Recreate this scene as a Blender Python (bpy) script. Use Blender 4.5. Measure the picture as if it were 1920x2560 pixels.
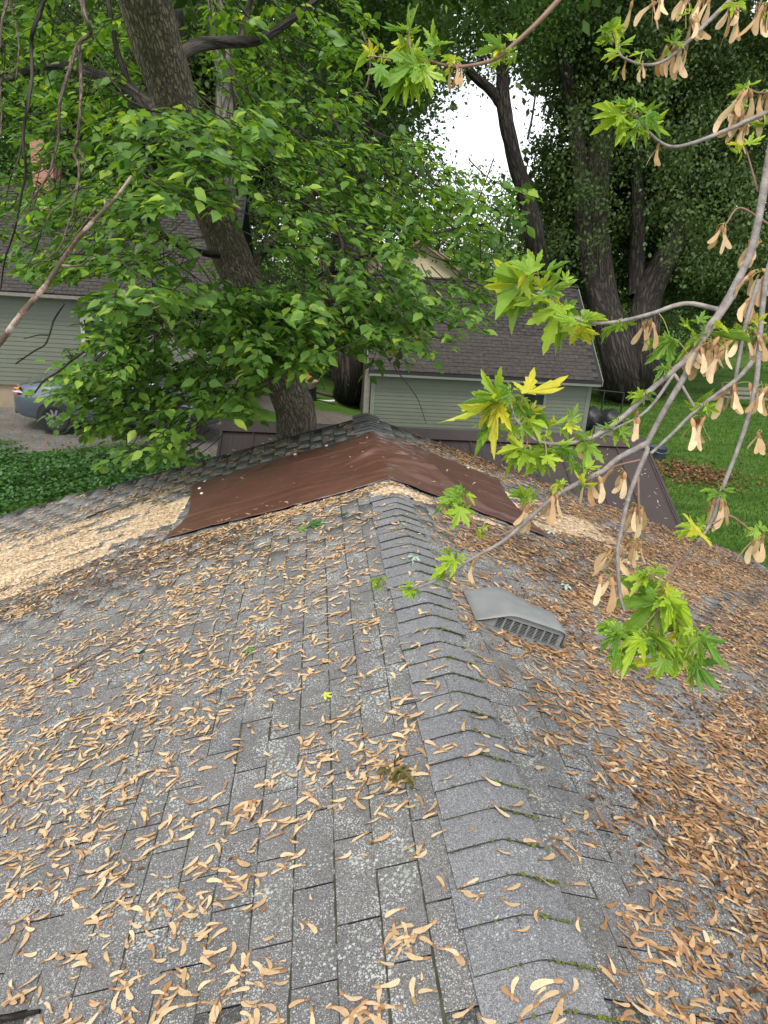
import bpy, bmesh, math, random
import numpy as np
from mathutils import Matrix, Vector

random.seed(7)
rng = np.random.default_rng(11)
scene = bpy.context.scene
col = scene.collection
for o in list(bpy.data.objects):
    bpy.data.objects.remove(o)

# ------------------------------------------------------------------ camera
# world: y runs along the roof ridge, x to its right, z = 0 on the ridge line
FPX, PITCH, ROLL, YAW = 1775.0, math.radians(19.34), math.radians(3.77), math.radians(6.34)
CAM = np.array([-0.595, 0.0, 1.59])
cy, sy, cp, sp = math.cos(YAW), math.sin(YAW), math.cos(PITCH), math.sin(PITCH)
FW = np.array([sy * cp, cy * cp, -sp])
_r0 = np.array([cy, -sy, 0.0])
_d0 = np.cross(FW, _r0)
RT = math.cos(ROLL) * _r0 - math.sin(ROLL) * _d0
DN = math.sin(ROLL) * _r0 + math.cos(ROLL) * _d0
cam_data = bpy.data.cameras.new('camera')
cam = bpy.data.objects.new('camera', cam_data)
col.objects.link(cam)
cam_data.sensor_fit = 'VERTICAL'
cam_data.sensor_height = 36.0
cam_data.lens = 36.0 * FPX / 2560.0
cam_data.clip_start = 0.05
cam_data.clip_end = 2000.0
cam.matrix_world = Matrix([[RT[i], -DN[i], -FW[i], CAM[i]] for i in range(3)] + [[0, 0, 0, 1]])
scene.camera = cam
try:
    scene.cycles.max_bounces = 6; scene.cycles.diffuse_bounces = 3; scene.cycles.transmission_bounces = 4
except Exception:
    pass
scene.render.resolution_x, scene.render.resolution_y = 768, 1024

# ------------------------------------------------------------------ sky, sun, exposure
SUN_EL, SUN_AZ = math.radians(58), math.radians(200)     # azimuth clockwise from +y
world = bpy.data.worlds.new('World')
scene.world = world
world.use_nodes = True
wn = world.node_tree
wn.nodes.clear()
sky = wn.nodes.new('ShaderNodeTexSky')
sky.sky_type = 'NISHITA'
sky.sun_disc = False
sky.sun_elevation = SUN_EL
sky.sun_rotation = SUN_AZ
sky.air_density = 1.0
sky.dust_density = 1.0
sky.ozone_density = 1.0
hsv = wn.nodes.new('ShaderNodeHueSaturation')
hsv.inputs['Saturation'].default_value = 0.22           # thin even overcast
bg = wn.nodes.new('ShaderNodeBackground')
bg.inputs['Strength'].default_value = 0.15
wo = wn.nodes.new('ShaderNodeOutputWorld')
wn.links.new(sky.outputs[0], hsv.inputs['Color'])
wn.links.new(hsv.outputs[0], bg.inputs['Color'])
wn.links.new(bg.outputs[0], wo.inputs['Surface'])
sd = bpy.data.lights.new('sun', 'SUN')
sd.energy = 1.3
sd.angle = math.radians(18)
sd.color = (1.0, 0.96, 0.90)
sun = bpy.data.objects.new('sun', sd)
col.objects.link(sun)
_sv = Vector((math.sin(SUN_AZ) * math.cos(SUN_EL), math.cos(SUN_AZ) * math.cos(SUN_EL), math.sin(SUN_EL)))
sun.rotation_euler = _sv.to_track_quat('Z', 'Y').to_euler()
sun.location = (0, 0, 30)
vs = scene.view_settings
vs.view_transform = 'Standard'
vs.look = 'None'
vs.gamma = 1.0
vs.use_curve_mapping = False
vs.exposure = 1.05

# ------------------------------------------------------------------ helpers: pixels of the 1920x2560 photograph to points
def rays(x, y):
    x = np.asarray(x, float); y = np.asarray(y, float)
    return FW + RT * ((x - 960) / FPX)[..., None] + DN * ((y - 1280) / FPX)[..., None]
def at_depth(x, y, d):
    return CAM + rays(x, y) * np.asarray(d, float)[..., None]
def at_Y(x, y, Y):
    v = rays(x, y); return CAM + v * (np.asarray(Y, float) / v[..., 1])[..., None]
def at_Z(x, y, z):
    v = rays(x, y); return CAM + v * ((z - CAM[2]) / v[..., 2])[..., None]
def project(P):
    q = np.asarray(P, float) - CAM
    z = q @ FW
    zz = np.where(np.abs(z) < 1e-6, 1e-6, z)
    return 960 + FPX * (q @ RT) / zz, 1280 + FPX * (q @ DN) / zz, z
DISP = 1920.0 / 1659.0

def smooth(t):
    t = np.clip(t, 0, 1); return t * t * (3 - 2 * t)
_ph = np.random.default_rng(3).uniform(0, 6.28, (40, 3))
_fr = np.random.default_rng(4).normal(0, 1, (40, 3))
def wob(P, scale=1.0, k=12, seed=0):
    """cheap smooth noise in -1..1 made of random sines"""
    P = np.asarray(P, float) * scale
    s = 0
    for i in range(k):
        j = (i + seed * 7) % 40
        s = s + np.sin(P @ (_fr[j] * (1 + 0.25 * i)) + _ph[j, 0]) / (1 + 0.12 * i)
    return s / (0.55 * k ** 0.75)

# ------------------------------------------------------------------ helpers: objects
def tag(o, label=None, cat=None, group=None, kind=None):
    if label: o['label'] = label
    if cat: o['category'] = cat
    if group: o['group'] = group
    if kind: o['kind'] = kind
    return o
def empty(name, loc, label=None, cat=None, group=None):
    o = bpy.data.objects.new(name, None)
    o.empty_display_size = 0.2
    o.location = loc
    col.objects.link(o)
    return tag(o, label, cat, group)
PLOC = {}
def link(name, me, parent=None, M=None):
    o = bpy.data.objects.new(name, me)
    col.objects.link(o)
    if M is not None:
        o.matrix_world = M
    if parent is not None:
        o.parent = parent
        o.matrix_parent_inverse = parent.matrix_basis.inverted()
        if M is not None:
            o.matrix_basis = M
    return o
def mesh_np(name, V, F, mat, smooth_=False, rnd=None, uv=None):
    """V (n,3); F (m,k) uniform polygons"""
    me = bpy.data.meshes.new(name)
    V = np.ascontiguousarray(V, np.float32); F = np.ascontiguousarray(F, np.int32)
    m, k = F.shape
    me.vertices.add(len(V)); me.vertices.foreach_set('co', V.ravel())
    me.loops.add(m * k); me.loops.foreach_set('vertex_index', F.ravel())
    me.polygons.add(m)
    me.polygons.foreach_set('loop_start', np.arange(0, m * k, k, dtype=np.int32))
    if smooth_:
        me.polygons.foreach_set('use_smooth', np.ones(m, bool))
    if rnd is not None:
        a = me.attributes.new('rnd', 'FLOAT', 'FACE')
        a.data.foreach_set('value', np.ascontiguousarray(rnd, np.float32))
    if uv is not None:
        l = me.uv_layers.new(name='uv')
        l.data.foreach_set('uv', np.ascontiguousarray(uv, np.float32)[F.ravel()].ravel())
    me.materials.append(mat)
    me.update(calc_edges=True)
    return me
def mesh_py(name, V, F, mat, smooth_=False):
    me = bpy.data.meshes.new(name)
    me.from_pydata([tuple(map(float, v)) for v in V], [], [tuple(map(int, f)) for f in F])
    if smooth_:
        for p in me.polygons: p.use_smooth = True
    me.materials.append(mat)
    me.update()
    return me
def frames(a, n):
    """rotation matrices whose columns are side, axis a, normal n"""
    a = a / np.linalg.norm(a, axis=-1, keepdims=True)
    n = n - a * (n * a).sum(-1, keepdims=True)
    n = n / np.maximum(np.linalg.norm(n, axis=-1, keepdims=True), 1e-9)
    s = np.cross(a, n)
    return np.stack([s, a, n], -1)
def inst(T, R, loc, S):
    """template verts T (k,3) -> (n,k,3)"""
    return np.einsum('nij,kj->nki', R, T) * np.asarray(S)[:, None, None] + loc[:, None, :]
def joined(name, T, F, R, loc, S, mat, smooth_=False, rnd=None):
    n = len(loc); k = len(T)
    V = inst(T, R, loc, S).reshape(-1, 3)
    FF = (np.asarray(F)[None] + (np.arange(n) * k)[:, None, None]).reshape(-1, len(F[0]))
    if rnd is None: rnd = rng.random(n)
    return mesh_np(name, V, FF, mat, smooth_, np.repeat(rnd, len(F)))
def mat4(R, loc, S=1.0):
    return Matrix([[R[i][0] * S, R[i][1] * S, R[i][2] * S, loc[i]] for i in range(3)] + [[0, 0, 0, 1]])
def box_vf(x0, x1, y0, y1, z0, z1):
    V = [(x0, y0, z0), (x1, y0, z0), (x1, y1, z0), (x0, y1, z0), (x0, y0, z1), (x1, y0, z1), (x1, y1, z1), (x0, y1, z1)]
    F = [(0, 3, 2, 1), (4, 5, 6, 7), (0, 1, 5, 4), (1, 2, 6, 5), (2, 3, 7, 6), (3, 0, 4, 7)]
    return V, F
def boxes(name, L, mat, parent=None, bevel=0.0):
    V, F = [], []
    for b in L:
        v, f = box_vf(*b)
        F += [tuple(i + len(V) for i in q) for q in f]; V += v
    me = mesh_py(name, V, F, mat)
    if bevel:
        bm = bmesh.new(); bm.from_mesh(me)
        bmesh.ops.bevel(bm, geom=bm.edges[:], offset=bevel, segments=2, affect='EDGES')
        bm.to_mesh(me); bm.free()
    return link(name, me, parent)
def spline(P, n):
    P = np.asarray(P, float)
    Q = np.vstack([2 * P[0] - P[1], P, 2 * P[-1] - P[-2]])
    seg = len(P) - 1
    t = np.linspace(0, seg - 1e-6, n); i = t.astype(int); f = (t - i)[:, None]
    a, b, c, d = Q[i], Q[i + 1], Q[i + 2], Q[i + 3]
    return 0.5 * ((2 * b) + (-a + c) * f + (2 * a - 5 * b + 4 * c - d) * f ** 2 + (-a + 3 * b - 3 * c + d) * f ** 3)
def tube_vf(P, r, sides=8, rough=0.0, seed=0, n=None, ridges=0):
    """smooth tapered tube through points P (m,3) with radii r (m)"""
    P = np.asarray(P, float); r = np.broadcast_to(np.asarray(r, float), (len(P),))
    n = n or max(6, 5 * len(P))
    C = spline(np.hstack([P, r[:, None]]), n); c, rr = C[:, :3], np.maximum(C[:, 3], 1e-4)
    t = np.gradient(c, axis=0); t /= np.linalg.norm(t, axis=1, keepdims=True)
    ref = np.array([0.3, 1.0, 0.2]); u = np.cross(t, ref); u /= np.linalg.norm(u, axis=1, keepdims=True)
    w = np.cross(t, u)
    a = np.linspace(0, 2 * np.pi, sides, endpoint=False)
    ring = np.cos(a)[None, :, None] * u[:, None] + np.sin(a)[None, :, None] * w[:, None]
    k = np.ones((n, sides))
    if rough:
        q = c[:, None] + ring * rr[:, None, None]
        k = k + rough * wob(q / np.maximum(rr.mean(), 0.01), 1.0, 10, seed)
    if ridges:
        k = k + 0.035 * np.sin(a * ridges + 3 * np.sin(np.linspace(0, 9, n))[:, None])
    V = (c[:, None] + ring * (rr[:, None] * k)[..., None]).reshape(-1, 3)
    i = np.arange(n - 1)[:, None] * sides; j = np.arange(sides)[None]; j2 = (j + 1) % sides
    F = np.stack([i + j, i + j2, i + sides + j2, i + sides + j], -1).reshape(-1, 4)
    L = np.concatenate([[0], np.cumsum(np.linalg.norm(np.diff(c, axis=0), axis=1))])
    uv = np.stack([np.tile(a / (2 * np.pi) * (2 * np.pi * rr.mean()), n), np.repeat(L, sides)], -1)
    return V, F, uv
def tubes(name, L, mat, parent=None, sides=6, **kw):
    VV, FF, UU, o = [], [], [], 0
    for P, r in L:
        V, F, u = tube_vf(P, r, sides, **kw)
        VV.append(V); FF.append(F + o); UU.append(u); o += len(V)
    return link(name, mesh_np(name, np.vstack(VV), np.vstack(FF), mat, True, None, np.vstack(UU)), parent)

# ------------------------------------------------------------------ helpers: materials
def new_mat(name):
    m = bpy.data.materials.new(name); m.use_nodes = True
    nt = m.node_tree
    return m, nt, nt.nodes['Principled BSDF'], nt.nodes['Material Output']
def nd(nt, typ, ins=None, **kw):
    n = nt.nodes.new('ShaderNode' + typ)
    for k, v in kw.items(): setattr(n, k, v)
    for k, v in (ins or {}).items():
        s = n.inputs[k]
        if isinstance(v, bpy.types.NodeSocket): nt.links.new(v, s)
        else: s.default_value = v
    return n
def mix(nt, f, a, b, mode='MIX'):
    n = nt.nodes.new('ShaderNodeMix'); n.data_type = 'RGBA'; n.blend_type = mode
    for s, v in ((n.inputs[0], f), (n.inputs[6], a), (n.inputs[7], b)):
        if isinstance(v, bpy.types.NodeSocket): nt.links.new(v, s)
        else: s.default_value = v if not isinstance(v, tuple) else (*v[:3], 1)
    return n.outputs[2]
def ramp(nt, f, stops):
    n = nt.nodes.new('ShaderNodeValToRGB'); nt.links.new(f, n.inputs[0])
    e = n.color_ramp.elements
    while len(e) < len(stops): e.new(0.5)
    for q, (p, c) in zip(e, stops):
        q.position = p; q.color = (*c, 1) if isinstance(c, tuple) else (c, c, c, 1)
    return n.outputs[0]
def math_(nt, op, a, b=0.0):
    n = nt.nodes.new('ShaderNodeMath'); n.operation = op
    for s, v in zip(n.inputs, (a, b)):
        if isinstance(v, bpy.types.NodeSocket): nt.links.new(v, s)
        else: s.default_value = v
    return n.outputs[0]
def pos(nt): return nt.nodes.new('ShaderNodeNewGeometry').outputs['Position']
def objco(nt): return nt.nodes.new('ShaderNodeTexCoord').outputs['Object']
def noise(nt, v, scale, detail=4, rough=0.55):
    return nd(nt, 'TexNoise', {'Vector': v, 'Scale': scale, 'Detail': detail, 'Roughness': rough}).outputs[0]
def rndval(nt):
    a = nd(nt, 'Attribute', attribute_name='rnd').outputs['Fac']
    b = nt.nodes.new('ShaderNodeObjectInfo').outputs['Random']
    return math_(nt, 'FRACT', math_(nt, 'ADD', a, b))
def bump(nt, bsdf, h, strength=0.3, dist=0.01):
    b = nd(nt, 'Bump', {'Height': h, 'Strength': strength, 'Distance': dist})
    nt.links.new(b.outputs[0], bsdf.inputs['Normal'])
def plain(name, c, rough=0.6, var=0.12, scale=8.0, metal=0.0, bmp=0.0, bscale=60, spec=None, wear=None):
    m, nt, b, _ = new_mat(name)
    p = pos(nt)
    f = noise(nt, p, scale)
    lo = tuple(x * (1 - var) for x in c); hi = tuple(min(1, x * (1 + var)) for x in c)
    cc = ramp(nt, f, [(0.3, lo), (0.7, hi)])
    r = rndval(nt)
    cc = mix(nt, 1.0, cc, ramp(nt, r, [(0, 1 - var), (1, 1 + 0.0)]), 'MULTIPLY')
    if wear:
        w = noise(nt, p, wear[1], 6, 0.7)
        cc = mix(nt, ramp(nt, w, [(wear[2], 0.0), (min(1, wear[2] + 0.12), 1.0)]), cc, wear[0])
    nt.links.new(cc, b.inputs['Base Color'])
    b.inputs['Roughness'].default_value = rough
    b.inputs['Metallic'].default_value = metal
    if spec is not None: b.inputs['Specular IOR Level'].default_value = spec
    if bmp: bump(nt, b, noise(nt, p, bscale, 5), bmp, 0.01)
    return m
def leaf_mat(name, dark, light, trans, tfac=0.35, rough=0.45, tip=None, cell=None):
    m, nt, b, out = new_mat(name)
    r = rndval(nt)
    st = [(0.0, dark), (0.85, light)] + ([(1.0, tip)] if tip else [])
    c = ramp(nt, r, st)
    v = noise(nt, pos(nt), 40 if cell is None else cell, 3)
    c = mix(nt, 1.0, c, ramp(nt, v, [(0.3, 0.82), (0.7, 1.08)]), 'MULTIPLY')
    nt.links.new(c, b.inputs['Base Color'])
    b.inputs['Roughness'].default_value = rough
    b.inputs['Specular IOR Level'].default_value = 0.35
    t = nd(nt, 'BsdfTranslucent', {'Color': mix(nt, 1.0, c, trans, 'MULTIPLY')})
    s = nd(nt, 'MixShader', {0: tfac})
    nt.links.new(b.outputs[0], s.inputs[1]); nt.links.new(t.outputs[0], s.inputs[2])
    nt.links.new(s.outputs[0], out.inputs['Surface'])
    return m

def shingle_mat(name, base, lichen=1.0, moss=0.5, gran=330.0):
    m, nt, b, _ = new_mat(name)
    p = pos(nt)
    g = noise(nt, p, gran, 2, 0.7)
    g2 = noise(nt, p, gran * 0.28, 2, 0.75)
    c = ramp(nt, g, [(0.30, tuple(x * 0.42 for x in base)), (0.5, base), (0.72, tuple(min(1, x * 2.1) for x in base))])
    c = mix(nt, 1.0, c, ramp(nt, g2, [(0.3, 0.72), (0.7, 1.25)]), 'MULTIPLY')
    r = rndval(nt)
    c = mix(nt, 1.0, c, ramp(nt, r, [(0, (0.90, 0.90, 0.91)), (1, (1.07, 1.06, 1.05))]), 'MULTIPLY')
    big = noise(nt, p, 2.1, 3, 0.6)
    c = mix(nt, ramp(nt, big, [(0.5, 0.0), (0.75, 0.55 * moss)]), c, (0.085, 0.085, 0.045))
    if lichen:
        vo = nd(nt, 'TexVoronoi', {'Vector': nd(nt, 'VectorMath', {0: p, 1: (0, 0, 0)}, operation='ADD').outputs[0], 'Scale': 74.0, 'Randomness': 1.0})
        big2 = noise(nt, p, 5.0, 2, 0.65)
        thr = ramp(nt, big2, [(0.36, 0.03), (0.52, 0.17 * lichen), (0.68, 0.34 * lichen)])
        edge = math_(nt, 'ADD', vo.outputs['Distance'], math_(nt, 'MULTIPLY', math_(nt, 'SUBTRACT', noise(nt, p, 260, 1), 0.5), 0.7))
        f = math_(nt, 'LESS_THAN', edge, thr)
        lc = ramp(nt, noise(nt, p, 30, 0), [(0.35, (0.28, 0.32, 0.26)), (0.65, (0.48, 0.49, 0.45))])
        c = mix(nt, math_(nt, 'MULTIPLY', f, 0.85), c, lc)
        vo2 = nd(nt, 'TexVoronoi', {'Vector': p, 'Scale': 150.0})
        f2 = math_(nt, 'LESS_THAN', vo2.outputs['Distance'], ramp(nt, noise(nt, p, 9, 1), [(0.3, 0.13), (0.7, 0.30 * lichen)]))
        c = mix(nt, math_(nt, 'MULTIPLY', f2, 0.7), c, (0.50, 0.50, 0.48))
    nt.links.new(c, b.inputs['Base Color'])
    b.inputs['Roughness'].default_value = 0.88
    b.inputs['Specular IOR Level'].default_value = 0.3
    return m
def bark_mat(name, c, su=16.0, sv=3.2, depth=0.02, moss=0.0):
    m, nt, b, _ = new_mat(name)
    uv = nt.nodes.new('ShaderNodeTexCoord').outputs['UV']
    mp = nd(nt, 'Mapping', {'Vector': uv, 'Scale': (su, sv, 1)}).outputs[0]
    d = noise(nt, mp, 1.2, 4)
    dm = math_(nt, 'MULTIPLY', d, 1.7)
    mp2 = nd(nt, 'VectorMath', {0: mp, 1: nd(nt, 'CombineXYZ', {0: dm, 1: math_(nt, 'MULTIPLY', noise(nt, mp, 0.7, 3), 2.4), 2: 0.0}).outputs[0]}, operation='ADD').outputs[0]
    v = nd(nt, 'TexVoronoi', {'Vector': mp2, 'Scale': 1.0}, feature='DISTANCE_TO_EDGE').outputs['Distance']
    h = ramp(nt, v, [(0.01, 0.0), (0.26, 1.0)])
    f = noise(nt, mp, 5.0, 6, 0.7)
    cc = mix(nt, h, tuple(x * 0.28 for x in c), ramp(nt, f, [(0.3, tuple(x * 0.65 for x in c)), (0.7, tuple(min(1, x * 1.35) for x in c))]))
    if moss:
        cc = mix(nt, ramp(nt, noise(nt, pos(nt), 3.0, 5), [(0.5, 0.0), (0.7, moss)]), cc, (0.10, 0.11, 0.05))
    nt.links.new(cc, b.inputs['Base Color'])
    b.inputs['Roughness'].default_value = 0.9
    b.inputs['Specular IOR Level'].default_value = 0.2
    hh = math_(nt, 'ADD', h, math_(nt, 'MULTIPLY', f, 0.5))
    bump(nt, b, hh, 0.9, depth)
    return m

M = {}
M['shingle'] = shingle_mat('shingle_grey', (0.136, 0.132, 0.129), 1.25)
M['cap'] = shingle_mat('ridge_cap_grey', (0.172, 0.172, 0.177), 0.8, 0.2)
M['brown_shingle'] = shingle_mat('brown_shingle', (0.050, 0.043, 0.039), 0.0, 0.3, 40.0)
M['shingle_edge'] = plain('asphalt_edge', (0.045, 0.044, 0.042), 0.9)
M['deck'] = plain('roofing_felt', (0.02, 0.02, 0.02), 0.9)
M['seed'] = leaf_mat('dry_seed', (0.56, 0.36, 0.18), (0.80, 0.60, 0.37), (0.95, 0.8, 0.5), 0.20, 0.55, (0.38, 0.20, 0.08), 60)
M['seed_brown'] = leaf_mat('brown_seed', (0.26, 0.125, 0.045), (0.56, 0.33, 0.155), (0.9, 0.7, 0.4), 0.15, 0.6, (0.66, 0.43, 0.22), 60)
M['seed_head'] = leaf_mat('seed_head', (0.24, 0.12, 0.05), (0.42, 0.24, 0.11), (0.9, 0.7, 0.4), 0.05, 0.6, None, 60)
M['litter'] = leaf_mat('brown_litter', (0.06, 0.030, 0.014), (0.27, 0.14, 0.06), (0.8, 0.6, 0.4), 0.1, 0.8, None, 60)
M['sawdust'] = plain('sawdust_chips', (0.66, 0.50, 0.325), 0.9, 0.42, 38.0, bmp=0.6, bscale=160)
M['moss'] = leaf_mat('moss_tufts', (0.06, 0.075, 0.015), (0.17, 0.20, 0.03), (0.9, 1, 0.4), 0.2, 0.9)
M['maple'] = leaf_mat('maple_leaf', (0.15, 0.31, 0.055), (0.40, 0.55, 0.055), (1.6, 1.4, 0.55), 0.45, 0.40, (0.66, 0.62, 0.08), 25)
M['fallen'] = leaf_mat('fallen_leaf', (0.06, 0.16, 0.04), (0.16, 0.30, 0.08), (1, 1, 0.5), 0.2, 0.5)
M['tree_leaf'] = leaf_mat('near_tree_leaf', (0.054, 0.128, 0.026), (0.165, 0.32, 0.058), (1.6, 1.5, 0.5), 0.45, 0.42, (0.38, 0.52, 0.08), 12)
M['dark_leaf'] = leaf_mat('dark_canopy_leaf', (0.046, 0.080, 0.026), (0.115, 0.180, 0.054), (1.3, 1.4, 0.5), 0.35, 0.5, (0.12, 0.19, 0.05), 5)
M['mid_leaf'] = leaf_mat('mid_canopy_leaf', (0.045, 0.095, 0.024), (0.105, 0.195, 0.042), (1.3, 1.4, 0.5), 0.38, 0.5, (0.16, 0.26, 0.05), 5)
M['lime_leaf'] = leaf_mat('bright_canopy_leaf', (0.07, 0.15, 0.03), (0.16, 0.29, 0.06), (1.3, 1.3, 0.5), 0.35, 0.5, None, 5)
M['ivy'] = leaf_mat('ivy_leaf', (0.030, 0.095, 0.022), (0.085, 0.20, 0.045), (1.2, 1.3, 0.5), 0.25, 0.4, None, 5)
M['grass'] = leaf_mat('grass_blade', (0.045, 0.11, 0.015), (0.10, 0.20, 0.03), (1.2, 1.3, 0.4), 0.3, 0.6, None, 3)
M['bark'] = bark_mat('furrowed_bark', (0.27, 0.225, 0.17), 36, 10, 0.014, 0.25)
M['dark_bark'] = bark_mat('dark_bark', (0.080, 0.066, 0.056), 9, 1.4, 0.05)
M['grey_bark'] = bark_mat('grey_bark', (0.20, 0.175, 0.15), 12, 2.0, 0.02)
M['twig_bark'] = plain('maple_twig', (0.25, 0.215, 0.20), .75, .40, 45, bmp=.4, bscale=150)
M['red_twig'] = plain('reddish_twig', (0.22, 0.12, 0.085), .6, .25, 60)
M['dead_wood'] = bark_mat('dead_wood', (0.20, 0.145, 0.12), 90, 14, 0.003)
M['black_twig'] = bark_mat('black_twig', (0.05, 0.04, 0.035), 90, 14, 0.003)
M['petiole'] = plain('petiole', (0.28, 0.30, 0.06), 0.5)
# ================================================================== the setting: ground, driveway
def ground_z(x, y):
    x = np.asarray(x, float); y = np.asarray(y, float)
    z = -2.45 - 1.15 * smooth((x + 5.0) / 9.0)
    z = z - 0.45 * smooth((13.0 - y) / 4.5) * smooth((x + 9) / 4) - 0.004 * np.maximum(y - 26, 0)
    return z + 0.03 * np.sin(x * 0.9) * np.sin(y * 0.7)
def sheet(name, xs, ys, mat, dz=0.0, mask=None):
    X, Y = np.meshgrid(xs, ys)
    V = np.stack([X, Y, ground_z(X, Y) + dz], -1).reshape(-1, 3)
    nx = len(xs)
    i = np.arange(len(ys) - 1)[:, None] * nx + np.arange(nx - 1)[None]
    F = np.stack([i, i + 1, i + nx + 1, i + nx], -1).reshape(-1, 4)
    if mask is not None:
        c = V[F].mean(1); F = F[mask(c[:, 0], c[:, 1])]
    return link(name, mesh_np(name, V, F, mat, True))
def lawn_mat():
    m, nt, b, _ = new_mat('lawn')
    p = pos(nt)
    st = nd(nt, 'Mapping', {'Vector': p, 'Scale': (0.5, 1.6, 1)}).outputs[0]
    c = ramp(nt, noise(nt, st, 1.3, 6, 0.65), [(0.3, (0.040, 0.085, 0.014)), (0.6, (0.085, 0.165, 0.026)), (0.8, (0.12, 0.20, 0.04))])
    c = mix(nt, ramp(nt, noise(nt, p, 0.9, 5, 0.7), [(0.60, 0.0), (0.78, 0.5)]), c, (0.10, 0.085, 0.045))
    c = mix(nt, 1.0, c, ramp(nt, noise(nt, p, 30, 3), [(0.3, 0.7), (0.7, 1.25)]), 'MULTIPLY')
    nt.links.new(c, b.inputs['Base Color']); b.inputs['Roughness'].default_value = 0.95
    b.inputs['Specular IOR Level'].default_value = 0.1
    bump(nt, b, noise(nt, p, 25, 4), 0.6, 0.05)
    return m
def gravel_mat():
    m, nt, b, _ = new_mat('gravel')
    p = pos(nt)
    v = nd(nt, 'TexVoronoi', {'Vector': p, 'Scale': 28.0})
    c = mix(nt, 0.6, ramp(nt, noise(nt, p, 1.2, 5), [(0.3, (0.115, 0.10, 0.085)), (0.7, (0.185, 0.16, 0.135))]), v.outputs['Color'], 'SOFT_LIGHT')
    c = mix(nt, ramp(nt, noise(nt, p, 0.8, 5, 0.7), [(0.55, 0.0), (0.7, 0.6)]), c, (0.09, 0.09, 0.035))
    nt.links.new(c, b.inputs['Base Color']); b.inputs['Roughness'].default_value = 0.95
    bump(nt, b, v.outputs['Distance'], 0.7, 0.02)
    return m
ax = np.concatenate([[-400, -200, -100, -60], np.linspace(-40, 50, 121), [70, 120, 200, 400]])
ay = np.concatenate([[-60, -20], np.linspace(-8, 60, 110), [80, 120, 200, 400, 800]])
tag(sheet('lawn', ax, ay, lawn_mat()), kind='structure')
def drive_mask(x, y):
    w = 0.35 * np.sin(x * 1.3) + 0.25 * np.sin(x * 3.1 + 1)
    return (y > 14.6 + w) & (y < 18.5) & (x < -2.2 + 0.5 * np.sin(y * 2))
GR = gravel_mat()
tag(sheet('driveway', np.linspace(-30, -1, 150), np.linspace(13.5, 19, 60), GR, 0.012, drive_mask), kind='structure')
tag(sheet('gravel_path', np.linspace(-9, 0.95, 60), np.linspace(20.5, 23.4, 30), GR, 0.012,
          lambda x, y: (y > 21.0 + 0.2 * np.sin(2 * x)) & (y < 23.0 + 0.2 * np.sin(3 * x))), kind='structure')

# ================================================================== the shingled roof in front
SL = 0.3234
RC = 1 / math.sqrt(1 + SL * SL); RS = SL * RC
HALF, Y0, Y1 = 4.9, -1.2, 7.66
USLOPE = HALF / RC
EXP, TABW = 0.127, 0.3048
def slope_pt(side, u, y, n):
    """u metres down the slope from the ridge, n above the deck"""
    u = np.asarray(u, float)
    return np.stack([side * (u * RC + n * RS) + 0 * u, y + 0 * u, -u * RS + n * RC + 0 * u], -1)
roof = empty('shingled_roof', (0, 3.2, -3.4), 'low gable roof of grey three-tab shingles filling the foreground, ridge running away', 'roof')
# deck and gable walls
dv, df = [], []
for s in (-1, 1):
    q = [slope_pt(s, 0.0, Y0, -0.004), slope_pt(s, USLOPE, Y0, -0.004), slope_pt(s, USLOPE, Y1, -0.004), slope_pt(s, 0.0, Y1, -0.004)]
    q += [p - np.array([0, 0, 0.02]) for p in q]
    k = len(dv); dv += q
    df += [(k, k + 1, k + 2, k + 3), (k + 7, k + 6, k + 5, k + 4), (k, k + 4, k + 5, k + 1), (k + 1, k + 5, k + 6, k + 2), (k + 2, k + 6, k + 7, k + 3)]
link('roof_deck', mesh_py('roof_deck', dv, df, M['deck']), roof)
M['shed_wall'] = plain('painted_shed_wall', (0.30, 0.29, 0.26), 0.7)
W = HALF - 0.35
wv = [(-W, y, -4.2) for y in (Y0 + .3, Y1 - .2)] + [(W, y, -4.2) for y in (Y0 + .3, Y1 - .2)] + \
     [(-W, y, -W * SL - .04) for y in (Y0 + .3, Y1 - .2)] + [(W, y, -W * SL - .04) for y in (Y0 + .3, Y1 - .2)] + [(0, y, -.04) for y in (Y0 + .3, Y1 - .2)]
link('wall', mesh_py('wall', wv, [(0, 2, 6, 8, 4), (1, 5, 9, 7, 3), (0, 4, 5, 1), (2, 3, 7, 6)], M['shed_wall']), roof)
M['drip'] = plain('grey_drip_edge', (0.10, 0.10, 0.105), 0.6)
for s in (-1, 1):
    a, b_ = slope_pt(s, 0.0, Y1, -0.012), slope_pt(s, USLOPE, Y1, -0.012)
    V = []
    for p in (a, b_):
        V += [p + np.array([0, 0.002, 0.002]), p + np.array([0, 0.03, 0.002]), p + np.array([0, 0.03, -0.13]), p + np.array([0, 0.002, -0.13])]
    link('rake_board', mesh_py('rake_board', V, [(0, 1, 5, 4), (1, 2, 6, 5), (2, 3, 7, 6), (3, 0, 4, 7), (0, 3, 2, 1), (4, 5, 6, 7)], M['drip']), roof)

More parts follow.
